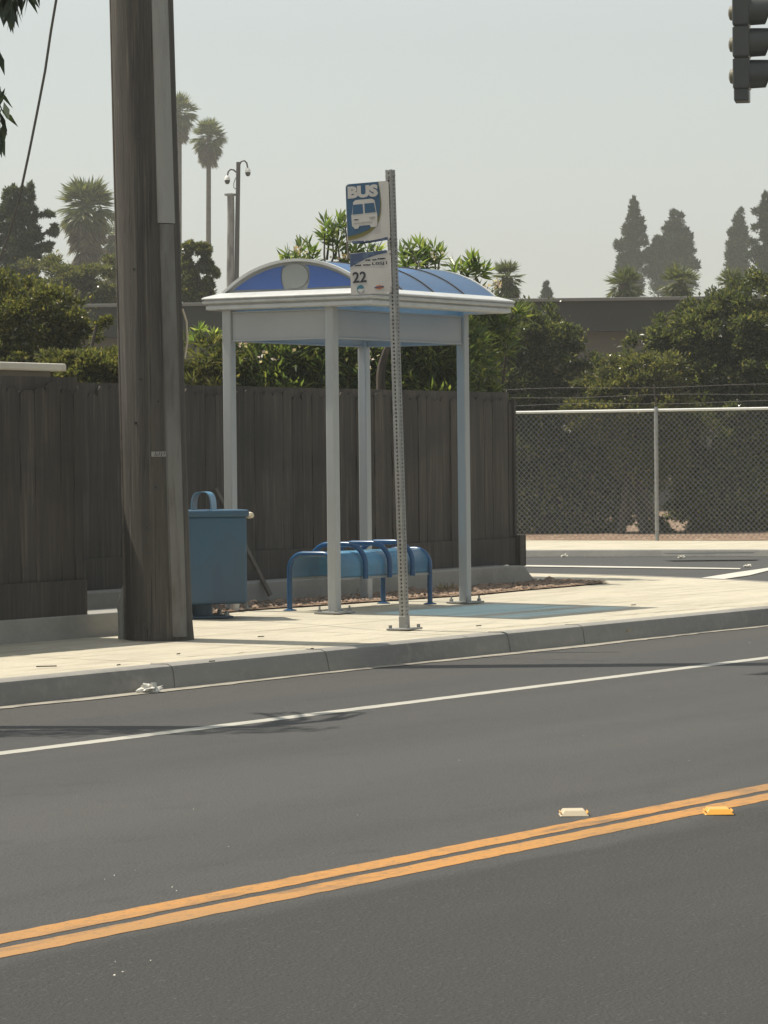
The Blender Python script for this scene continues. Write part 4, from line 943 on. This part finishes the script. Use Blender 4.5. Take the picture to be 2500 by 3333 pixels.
# local: faces -Y. x across width
hx_ = .345; sec = .356; tilt = .035
nh = 3
for k in range(3):
    z = .14 + sec * k; mb = MB(); mb.box((0, .0, z + .17), (hx_, .19, .345)); sc_ = mb.build('housing', M['signal'], TS, bevel=.02, seg=3)
    vs = []; fs = []; n = 22; rr_ = .165; zc = z + .17
    for (yy, r2, cut) in ((-.09, .165, 0), (-.36, .158, 1), (-.36, .150, 1), (-.09, .157, 0)):
        for j in range(n + 1):
            a = R(-70) + R(320) * j / n; y2 = yy + (0.10 * (1 - (math.sin(a) + 1) / 2) if cut else 0); vs.append((r2 * math.cos(a), y2, zc + r2 * math.sin(a)))
    for r_ in range(4):
        for j in range(n): a0 = r_ * (n + 1) + j; b0 = ((r_ + 1) % 4) * (n + 1) + j; fs.append((a0, a0 + 1, b0 + 1, b0))
    MB().add(vs, fs).build('visor', M['signal'], sc_, smooth=True)
    mb = MB(); mb.lathe([(.15, 0), (.13, .025), (.07, .045), (.01, .05)], (0, -.09, zc), 20, Matrix.Rotation(R(90), 3, 'X')); mb.build('lens', M['domeblack'], sc_, smooth=True)
    mb = MB(); mb.lathe([(.09, 0), (.075, .04), (.03, .055)], (0, .092, zc - .02), 14, Matrix.Rotation(R(-90), 3, 'X')); mb.build('back_cover', M['signal_back'], sc_, smooth=True)
mb = MB(); mb.box((0, 0, .07), (hx_ * .9, .17, .14)); mb.build('bottom_bracket', M['signal'], TS, bevel=.015)
mb = MB(); mb.tube([(0, 0, .14 + 3 * sec), (0, 0, 1.7)], .03, 10); mb.build('hanger', M['galv'], TS, smooth=True)
arm = MB(); arm.tube([(tb[0] - .3, tb[1], tb[2] + 1.72), (tb[0] + .6, tb[1] - 2.0, tb[2] + 1.66), (tb[0] + 3.0, tb[1] - 9, tb[2] + 1.35)], [.05, .07, .12], 12)
arm.tube([(tb[0] + 3.0, tb[1] - 9, 0), (tb[0] + 3.0, tb[1] - 9, tb[2] + 1.6)], [.17, .13], 14)
tag(arm.build('signal_mast', M['galv'], smooth=True), 'grey mast arm carrying the traffic signal, beyond the right edge', 'signal mast')

# ================================================================ CAMERA MAST
Zm = 115.0; sD = Zm / (F / K)
def m2(x, y, z=Zm): return Vector(atD(x, y, z))
base = m2(511, 1010); CM = empty('camera_mast', (base.x, base.y, 0), 'slim brown pole carrying two dome cameras on goosenecks', 'camera mast')
off = -Vector((base.x, base.y, 0))
mb = MB(); mb.tube([Vector((m2(511, 700).x, m2(511, 700).y, 0)) + off, m2(511, 600) + off, m2(513, 470) + off, m2(515, 350) + off], [.085, .08, .075, .07], 12); mb.build('pole', M['mast'], CM, smooth=True)
for pts, dome in (([(517, 357), (521, 349), (528, 347), (533, 352), (535, 362)], (535.5, 371)), ([(510, 372), (505, 367), (498, 366), (493, 371), (491, 381)], (491, 388))):
    mb = MB(); mb.tube([m2(*q) + off for q in pts], .026, 8); gn = mb.build('gooseneck', M['mast'], CM, smooth=True)
    c = m2(*dome) + off; k = sD
    mb = MB(); mb.lathe([(1.5 * k, 9 * k), (4.6 * k, 6.5 * k), (6.0 * k, 2 * k), (6.2 * k, -1 * k)], c, 18); mb.build('camera_housing', M['domewhite'], gn, smooth=True)
    mb = MB(); mb.lathe([(5.9 * k, -1 * k), (5.8 * k, -4.5 * k), (4.0 * k, -8.5 * k), (1.0 * k, -10 * k)], c, 18); mb.build('camera_dome', M['domeblack'], gn, smooth=True)
mb = MB(); mb.tube([m2(509, 384) + off, m2(505, 396) + off, m2(505, 405) + off, m2(509, 408) + off], .014, 6); mb.build('cable', M['mast'], CM, smooth=True)
mb = MB(); a = m2(497.5, 420); mb.tube([Vector((a.x, a.y, 0)), m2(497.5, 600), m2(499, 480), m2(498.5, 424), m2(498.5, 419)], [.13, .125, .12, .118, .11], 14)
mb.box(m2(497, 420.5), (.26, .26, .07)); tag(mb.build('short_pole', M['conc_pole'], smooth=True), 'short thick mottled grey pole beside the camera mast', 'pole')

# ================================================================ VEGETATION
def seg_tube(mb, P, rs, n=6): mb.tube(P, rs, n)
# oleander right behind the long fence
def oleander(name, label, blobs, n, seed, sprays, L=.125, mat_='oleander', group='oleanders behind the long fence', flowers=0):
    rng = np.random.default_rng(seed); root = empty(name, (0, 0, 0), label, 'shrub', group)
    V, Fq = blob_leaves(blobs, int(n * 1.5), L * .9, .022, rng, clumps=int(n / 16), clump_r=.22, upbias=.35)
    fast_mesh('foliage', V, Fq, M[mat_], root)
    st = MB(); C = []; D = []
    base = np.mean([b[0] for b in blobs], 0)
    for (x, y, yb_, Z) in sprays:
        tip = atD(x, y, Z); bot = atD(x + rng.normal() * 12, yb_, Z + rng.normal() * .2)
        mid = (tip + bot) / 2 + rng.normal(size=3) * .04; st.tube([bot, mid, tip], [.012, .009, .004], 5)
        ax = unit((tip - mid)[None])[0]
        for k in range(7):
            t = 1 - k * .11; q = mid + (tip - mid) * t if t > 0 else mid; m = 4
            dd = rng.normal(size=(m, 3)); dd -= np.outer(dd @ ax, ax); dd = unit(dd) * (0.75 if k else .4) + ax * (0.75 if k < 3 else .35)
            C.append(np.repeat(q[None], m, 0)); D.append(dd)
    if C:
        V, Fq = leaves(np.concatenate(C), np.concatenate(D), L * 1.05, .028, rng, fold=.1); fast_mesh('shoot_leaves', V, Fq, M['oleander_new'], root)
    for k in range(9):
        b = blobs[k % len(blobs)]; g = np.array([base[0] + rng.normal() * .5, base[1] + rng.normal() * .15, .15]); t = np.array(b[0]) + rng.normal(size=3) * .15
        st.tube([g, (g + t) / 2 + rng.normal(size=3) * .08, t], [.028, .02, .01], 6)
    st.build('stems', M['bark'], root, smooth=True)
    if flowers:
        fl = []; fd = []
        for (x, y, Z) in flowers:
            q = atD(x, y, Z); m = 7; fl.append(q + rng.normal(size=(m, 3)) * .03); fd.append(rng.normal(size=(m, 3)))
        V, Fq = leaves(np.concatenate(fl), np.concatenate(fd), .035, .03, rng); fast_mesh('blossoms', V, Fq, M['petal'], root)
    return root
Zo = 31.0
def sp(lst, Z): return [(x, y, yb_, Z) for x, y, yb_ in lst]
oleander('oleander_shrub', 'yellow green leafy shrub above the fence between pole and left shelter post', [ell(430, 775, 52, 55, Zo, .45), ell(470, 830, 50, 60, Zo, .45), ell(415, 850, 50, 60, Zo, .45), ell(440, 930, 60, 70, Zo, .4)], 3400, 1, sp([(432, 712, 760), (465, 722, 770), (418, 728, 770)], Zo), .10, 'shrub_olive')
oleander('oleander_shrub', 'bright green oleander above the fence, between the left shelter post and the front post', [ell(540, 790, 55, 60, Zo, .5), ell(600, 760, 60, 55, Zo, .5), ell(660, 790, 60, 60, Zo, .5), ell(570, 850, 75, 50, Zo, .5), ell(665, 850, 60, 50, Zo, .5), ell(600, 930, 90, 60, Zo, .4)], 6500, 2, sp([(622, 552, 640), (650, 535, 640), (676, 548, 640), (612, 560, 640), (665, 528, 640), (640, 560, 640)], Zo), flowers=[(652, 548, Zo - .1), (640, 535, Zo - .1), (520, 745, 30.4), (640, 742, 30.4), (575, 765, 30.4)])
oleander('oleander_shrub', 'tall oleander with a bare stem and star shaped shoot left of the bus sign', [ell(720, 770, 55, 60, Zo, .5), ell(770, 740, 50, 60, Zo, .5), ell(765, 820, 60, 60, Zo, .5), ell(745, 655, 40, 50, Zo, .4), ell(795, 645, 45, 50, Zo, .4), ell(740, 910, 80, 60, Zo, .4)], 6000, 3, sp([(702, 482, 600), (716, 488, 600), (733, 478, 560), (745, 486, 560), (729, 520, 600), (745, 560, 620), (770, 540, 620), (795, 532, 620), (815, 540, 620), (757, 545, 620), (708, 503, 560)], Zo), flowers=[(735, 560, Zo - .1), (748, 552, Zo - .1), (785, 800, 30.4), (800, 770, 30.4)])
oleander('oleander_shrub', 'oleander with upright shoots showing above the roof right of the bus sign', [ell(880, 655, 50, 45, Zo, .4), ell(935, 660, 50, 45, Zo, .4), ell(880, 750, 60, 70, Zo, .5), ell(950, 760, 60, 80, Zo, .5), ell(900, 850, 80, 50, Zo, .5), ell(905, 930, 80, 60, Zo, .4)], 6200, 4, sp([(868, 548, 620), (885, 535, 620), (905, 530, 620), (918, 545, 620), (938, 538, 620), (952, 550, 620), (880, 555, 620), (925, 560, 620), (900, 550, 620)], Zo), flowers=[(945, 552, Zo - .1)])
oleander('oleander_shrub', 'oleander with pale pink blossom above the right end of the roof', [ell(1000, 668, 42, 45, Zo + 1, .4), ell(1040, 690, 36, 45, Zo + 1, .4), ell(990, 760, 50, 80, Zo + 1, .5), ell(1000, 880, 40, 60, Zo + 1, .4)], 3000, 5, sp([(982, 572, 640), (1000, 575, 640), (1020, 560, 640), (1035, 570, 640), (1048, 585, 640), (1015, 585, 640)], Zo + 1), flowers=[(1072, 610, Zo + .8), (1064, 614, Zo + .8), (1078, 617, Zo + .8)])
# dark slanting branch by the back post
mb = MB(); P = [atD(x, y, 29.6) for x, y in [(822, 815), (824, 790), (833, 760), (845, 735), (852, 715)]]; mb.tube([(P[0][0], P[0][1], .2)] + P, [.05, .04, .035, .03, .025, .02], 8)
tag(mb.build('tree_stem', M['bark'], smooth=True), 'dark slanting bare stem seen between the back post and the bus sign post', 'tree stem')

G2 = 'dense hedges behind the chain link fence'
Zh = 54.0
blob_tree('hedge_bush', 'broad dark hedge bush right of the shelter, against the building', 'hedge', G2,
    [ell(1080, 720, 75, 70, Zh, .8), ell(1150, 740, 70, 75, Zh, .8), ell(1060, 820, 80, 90, Zh, .8), ell(1190, 800, 80, 75, Zh, .8), ell(1120, 870, 110, 80, Zh, .8), ell(1240, 850, 55, 60, Zh, .7), ell(1100, 980, 130, 90, Zh, .7), ell(1290, 940, 70, 80, Zh, .7), ell(1225, 985, 65, 65, Zh, .6), ell(1290, 1040, 60, 60, Zh, .6), ell(1350, 1040, 50, 90, Zh, .6), ell(1180, 1080, 150, 80, Zh, .6), ell(1130, 1140, 120, 36, Zh, .6), ell(1270, 1135, 90, 36, Zh, .6)],
    110000, .068, .034, M['hedge'], 11, part='foliage', clumps=900, clump_r=.17)
blob_tree('hedge_bush', 'tallest hedge mass filling the right edge above the chain link fence', 'hedge', G2,
    [ell(1640, 690, 90, 95, Zh, .9), ell(1560, 720, 85, 80, Zh, .9), ell(1490, 740, 70, 70, Zh, .8), ell(1600, 820, 110, 90, Zh, .9), ell(1480, 820, 80, 70, Zh, .8), ell(1440, 770, 45, 60, Zh, .8), ell(1680, 800, 100, 140, Zh, .9), ell(1560, 940, 150, 110, Zh, .8), ell(1580, 1070, 170, 100, Zh, .7), ell(1460, 1125, 70, 45, Zh, .6), ell(1600, 1135, 130, 40, Zh, .6)],
    130000, .068, .034, M['hedge'], 12, part='foliage', clumps=1000, clump_r=.17)
blob_tree('hedge_bush', 'lower paler hedge bush between the two tall hedge masses', 'hedge', G2,
    [ell(1390, 810, 60, 50, Zh - 1, .7), ell(1330, 840, 55, 45, Zh - 1, .7), ell(1400, 880, 80, 60, Zh - 1, .7), ell(1310, 890, 70, 50, Zh - 1, .7), ell(1400, 970, 80, 80, Zh - 1, .6)],
    60000, .062, .030, M['shrub_olive'], 13, part='foliage', clumps=480, clump_r=.22)

G3 = 'shrubs and trees behind the left fence'
blob_tree('garden_shrub', 'dense glossy shrub at the left edge above the pale wall cap', 'shrub', G3,
    [ell(30, 690, 60, 100, 34, .8), ell(78, 725, 44, 66, 34, .7), ell(30, 785, 80, 52, 34, .8), ell(60, 900, 100, 80, 34, .7)], 52000, .048, .024, M['shrub_olive'], 21, part='foliage', clumps=560, clump_r=.18)
blob_tree('garden_shrub', 'low ochre tinged shrub against the left side of the pole', 'shrub', G3,
    [ell(200, 800, 50, 38, 31, .5), ell(165, 800, 40, 40, 31, .5), ell(248, 715, 12, 26, 32, .3), ell(240, 790, 34, 36, 31, .5), ell(200, 900, 90, 70, 31, .5)], 30000, .046, .02, M['shrub_olive'], 22, part='foliage', clumps=220, clump_r=.25)
blob_tree('garden_shrub', 'hazy pale shrubs beyond the roof, left of the pole', 'shrub', G3,
    [ell(180, 630, 60, 40, 92, 1.5), ell(120, 605, 50, 50, 92, 1.5), ell(235, 610, 34, 50, 92, 1.2),  ell(150, 700, 100, 70, 92, 1.2)], 42000, .10, .04, M['shrub_olive'], 23, part='foliage', clumps=170, clump_r=.22)
Zt2 = 100
def lumps(L, k, ox, oy, Z): return [ell((ox + x / k) / K, (oy + y / k) / K, a / k / K, b / k / K, Z) for x, y, a, b in L]
t0 = atD(30, 700, Zt2)
blob_tree('dark_tree', 'dark ragged tree at the left edge under the slanting cable', 'tree', G3,
    lumps([(60, 1200, 55, 85), (170, 1170, 42, 66), (120, 1280, 80, 60), (185, 1290, 34, 55), (40, 1330, 90, 80), (280, 1300, 32, 26), (320, 1380, 45, 26), (150, 1420, 100, 60), (270, 1480, 50, 36), (70, 1500, 120, 75), (110, 1600, 120, 85), (210, 1570, 45, 50), (20, 1700, 80, 90), (150, 1720, 100, 70)], 1.843, 0, 0, Zt2), 42000, .115, .042, M['treeleaf'], 24,
    trunk=[([(t0[0], t0[1], 0), atD(28, 640, Zt2), atD(25, 540, Zt2), atD(30, 460, Zt2)], [.3, .25, .18, .08]), ([atD(26, 600, Zt2), atD(60, 560, Zt2), atD(98, 540, Zt2)], [.15, .1, .04]), ([atD(28, 560, Zt2), atD(70, 520, Zt2), atD(112, 495, Zt2)], [.12, .08, .03])], clumps=330, clump_r=.3)
t0 = atD(430, 700, 80)
blob_tree('small_tree', 'small light green tree right of the pole, left of the shelter roof', 'tree', G3,
    lumps([(1130, 1490, 38, 34), (1190, 1500, 30, 30), (1240, 1500, 22, 32), (1115, 1580, 36, 46), (1230, 1590, 42, 36), (1290, 1640, 32, 22), (1140, 1680, 55, 55), (1230, 1700, 45, 36), (1110, 1760, 50, 50), (1200, 1770, 70, 45)], 1.843, 0, 0, 80), 22000, .085, .036, M['shrub_olive'], 25,
    trunk=[([(t0[0], t0[1], 0), atD(428, 640, 80), atD(425, 570, 80)], [.14, .1, .04]), ([atD(428, 640, 80), atD(450, 600, 80)], [.07, .03])], clumps=170, clump_r=.3)

# overhanging street tree outside the left edge; its drooping leaves reach into the frame
rng = np.random.default_rng(31); Zst = 17.6
root = empty('street_tree', (0, 0, 0), 'drooping tree branches hanging into the upper left corner', 'tree')
tx = np.array([13.0, 11.6, zwalk(11.6)])
tm = MB(); top = np.array([13.1, 11.5, 5.6]); tm.tube([tx, (tx + top) / 2 + [.05, 0, 0], top], [.13, .11, .07], 10)
ends = [at(20, -90, 17.6), at(85, -75, 17.6), at(-25, 130, 17.7), at(-22, 395, 17.7)]
C = []; D = []
for e in ends:
    tm.tube([top, (top + e) / 2 + [0, 0, .25], e], [.05, .03, .01], 6)
def hang(x, y, n, sp_, len_=.16, Z=Zst):
    q = at(x, y, Z); C.append(q + rng.normal(size=(n, 3)) * sp_); D.append(rng.normal(size=(n, 3)) * .28 + [0, 0, -1.0])
hang(4, -60, 55, .05); hang(38, -60, 20, .04); hang(80, -62, 8, .02); hang(10, -25, 26, .035); hang(36, 5, 4, .01)
hang(-10, 160, 6, .015, Z=17.7); hang(-8, 415, 7, .02, Z=17.7); hang(-8, 285, 8, .02, Z=17.7); hang(8, 325, 5, .02); hang(4, 370, 6, .02)
for k, (px, py) in enumerate([(x_, 2388 - x_ * .013 + (k_ % 3 - 1) * 7) for k_, x_ in enumerate(np.linspace(-500, 1010, 26))]):
    g = on_road(px, py); hgt = 5.6; q = g + np.array([SUN_H[0], SUN_H[1], 0]) * (hgt - g[2]) / math.tan(SUN_EL) + np.array([0, 0, hgt - g[2]]); m = int(46 * (1.0 - .6 * k / 26))
    C.append(q + np.outer(rng.normal(size=m) * .10, r0) + np.outer(rng.normal(size=m) * .055, f0)); D.append(rng.normal(size=(m, 3)) * .5 + [0, 0, -.5])
    if k: tm.tube([qp, q], .010, 5)
    else: tm.tube([top, q], [.06, .02], 6)
    qp = q
V, Fq = leaves(np.concatenate(C), np.concatenate(D), .14, .034, rng, fold=.1); fast_mesh('crown', V, Fq, M['cypress'], root)
tm.build('trunk', M['bark'], root, smooth=True)

# palms
def palm(name, label, x, ytop, ybase, Z, cw, seed, trunk_r, skirt=1.0, nfr=80, group='fan palms on the skyline', crown_h=None, lean=0.0):
    rng = np.random.default_rng(seed); s = Z / (F / K); root = empty(name, (0, 0, 0), label, 'palm tree', group)
    c = atD(x, ytop + cw * .40, Z); cr = cw * s * .5; g = atD(x + lean, ybase, Z); g = np.array([g[0], g[1], 0.0]) if ybase > 700 else np.array([g[0], g[1], 0.0])
    mb = MB(); n = 14; P = [g + (c - g) * t + np.array([math.sin(t * 3 + seed) * .1, 0, 0]) for t in np.linspace(0, 1, n)]; P[0] = g; P[-1] = c
    mb.tube(P, [trunk_r * (1.15 - .35 * t) for t in np.linspace(0, 1, n)], 10); mb.build('trunk', M['palmbark'], root, smooth=True)
    def fan(base, d, pet, R_, droop, mlist):
        d = unit(d[None])[0]; side = unit(np.cross(d, [0, 0, 1.0])[None] + 1e-6)[0]; upv = np.cross(side, d)
        hub = base + d * pet - np.array([0, 0, droop * pet * .4]); k = 15
        for j in range(k):
            a = -1.25 + 2.5 * j / (k - 1); dd = d * math.cos(a) + side * math.sin(a) + upv * rng.normal() * .12 + np.array([0, 0, -droop * (.2 + rng.random() * .7)])
            mlist[0].append(hub); mlist[1].append(dd); mlist[2].append(R_ * (.75 + .4 * rng.random()))
        mlist[3].append((base, hub))
    live = ([], [], [], []); dead = ([], [], [], [])
    for i in range(nfr):
        az = rng.uniform(0, 6.283); el = rng.uniform(-.95, 1.4); d = np.array([math.cos(az) * math.cos(el), math.sin(az) * math.cos(el), math.sin(el)])
        fan(c, d, cr * rng.uniform(.25, .55), cr * .55, .35 + (.4 if el < .2 else 0), live)
    for i in range(int(70 * skirt)):
        az = rng.uniform(0, 6.283); h = rng.random() * cr * 1.25 * skirt; d = np.array([math.cos(az), math.sin(az), -.5 - rng.random() * .9])
        fan(c - np.array([0, 0, h * .8]), d, cr * .5 * (1.05 - .55 * h / (cr * 1.25 * skirt + 1e-6)), cr * .42, .9, dead)
    for nm, ml, mm in (('fronds', live, M['frond']), ('dead_skirt', dead, M['deadfrond'])):
        if not ml[0]: continue
        C, D, Ls = np.array(ml[0]), np.array(ml[1]), np.array(ml[2]); V, Fq = leaves(C, D, Ls, Ls * .12, rng, fold=.05)
        pc = np.array([p_[0] for p_ in ml[3]]); ph = np.array([p_[1] for p_ in ml[3]]); dd = ph - pc; V2, F2 = leaves(pc, dd, np.linalg.norm(dd, axis=1) * 1.05, .05, rng, fold=.0)
        fast_mesh(nm, np.concatenate([V, V2]), np.concatenate([Fq, F2 + len(V)]), mm, root)
    return root
palm('fan_palm', 'tall slender palm with drooping brown skirt left of the camera mast', 451, 256, 760, 215, 92, 41, .17, 1.0)
palm('fan_palm', 'tall palm half hidden behind the right edge of the utility pole', 386, 203, 760, 220, 92, 42, .17, 1.0)
palm('fan_palm', 'broad shaggy palm on the skyline left of the utility pole', 186, 382, 760, 150, 150, 43, .32, 1.5, 110)
palm('fan_palm', 'dimmer palm just touching the left side of the utility pole', 243, 470, 760, 155, 95, 44, .26, 1.0, 30)
palm('fan_palm', 'small bushy palm past the right end of the shelter roof', 1096, 563, 760, 95, 95, 45, .2, .7, 44)
palm('fan_palm', 'low bright palm in front of the left conifer', 1350, 575, 760, 100, 100, 46, .2, .7, 50)
palm('fan_palm', 'low bright palm below the twin topped conifer', 1470, 570, 760, 100, 105, 47, .2, .7, 50)
palm('fan_palm', 'low palm between the conifers at the far right', 1585, 578, 760, 100, 90, 48, .2, .6, 44)

# conifers
def conifer(label, L, Z, n, seed, leafL=.24, tw=.26):
    G = 'conifers on the skyline'; bl = lumps(L, 2.765, 1900, 600, Z); x = np.mean([q[0] for q in L[-3:]]); tp_ = at(1900 + L[0][0] / 2.765, 600 + (L[0][1] + 60) / 2.765, Z); g = at(1900 + x / 2.765, 960, Z)
    blob_tree('conifer_tree', label, 'conifer', G, bl, n, leafL, leafL * .34, M['cypress'], seed, trunk=[([(g[0], g[1], 0), g, tp_], [tw, tw * .8, .05])], clumps=int(n / 22), clump_r=.34, upbias=.9, shell=.5)
conifer('slim pointed conifer, leftmost of the row on the skyline', [(455, 170, 22, 45), (450, 240, 38, 60), (435, 320, 50, 55), (505, 340, 34, 36), (400, 430, 48, 55), (465, 430, 55, 66), (540, 420, 16, 36), (320, 560, 42, 55), (425, 550, 75, 66), (545, 510, 22, 46), (375, 680, 66, 55), (470, 680, 66, 66), (400, 770, 95, 55), (430, 900, 100, 110)], 230, 15000, 51)
conifer('wide conifer with a twin rounded top on the skyline', [(815, 285, 34, 36), (868, 320, 30, 46), (820, 380, 64, 55), (765, 430, 52, 52), (905, 450, 36, 46), (830, 510, 105, 72), (935, 510, 42, 66), (680, 530, 60, 50), (720, 610, 120, 62), (905, 610, 80, 66), (620, 650, 84, 62), (800, 710, 190, 75), (1000, 735, 32, 36), (650, 790, 105, 55), (800, 900, 190, 110)], 230, 24000, 52)
conifer('narrow pointed conifer near the right edge', [(1405, 265, 20, 36), (1400, 330, 38, 46), (1400, 410, 54, 55), (1340, 450, 36, 44), (1440, 490, 38, 52), (1390, 550, 84, 64), (1338, 650, 56, 55), (1430, 650, 54, 64), (1385, 740, 95, 55), (1390, 880, 95, 110)], 230, 13000, 53)
conifer('loose feathery conifer cut by the right edge', [(1650, 150, 30, 60), (1640, 210, 40, 60), (1580, 245, 48, 24), (1640, 320, 58, 70), (1565, 400, 40, 26), (1650, 470, 52, 70), (1530, 520, 40, 26), (1610, 610, 80, 60), (1515, 640, 50, 30), (1640, 720, 85, 60), (1650, 880, 100, 110)], 200, 9000, 54)
conifer('tiny dark conifer above the middle of the flat roof', [(-335, 905, 12, 26), (-335, 945, 26, 26), (-330, 985, 40, 30), (-335, 1060, 46, 60)], 180, 2600, 55, .16, .12)

# ================================================================ AIR
mb = MB(); mb.box((150, 150, 13.6), (910, 910, 29.6))
T = NT('haze_air'); pv = T.n('ShaderNodeVolumePrincipled'); pv.inputs['Color'].default_value = (0.97, 1.0, 0.98, 1); pv.inputs['Density'].default_value = 0.00062; pv.inputs['Anisotropy'].default_value = 0.0
T.l(pv.outputs[0], T.out.inputs['Volume'])
hz_o = mb.build('haze', T.m); tag(hz_o, 'pale dry haze filling the air over the street', 'haze', kind='stuff')
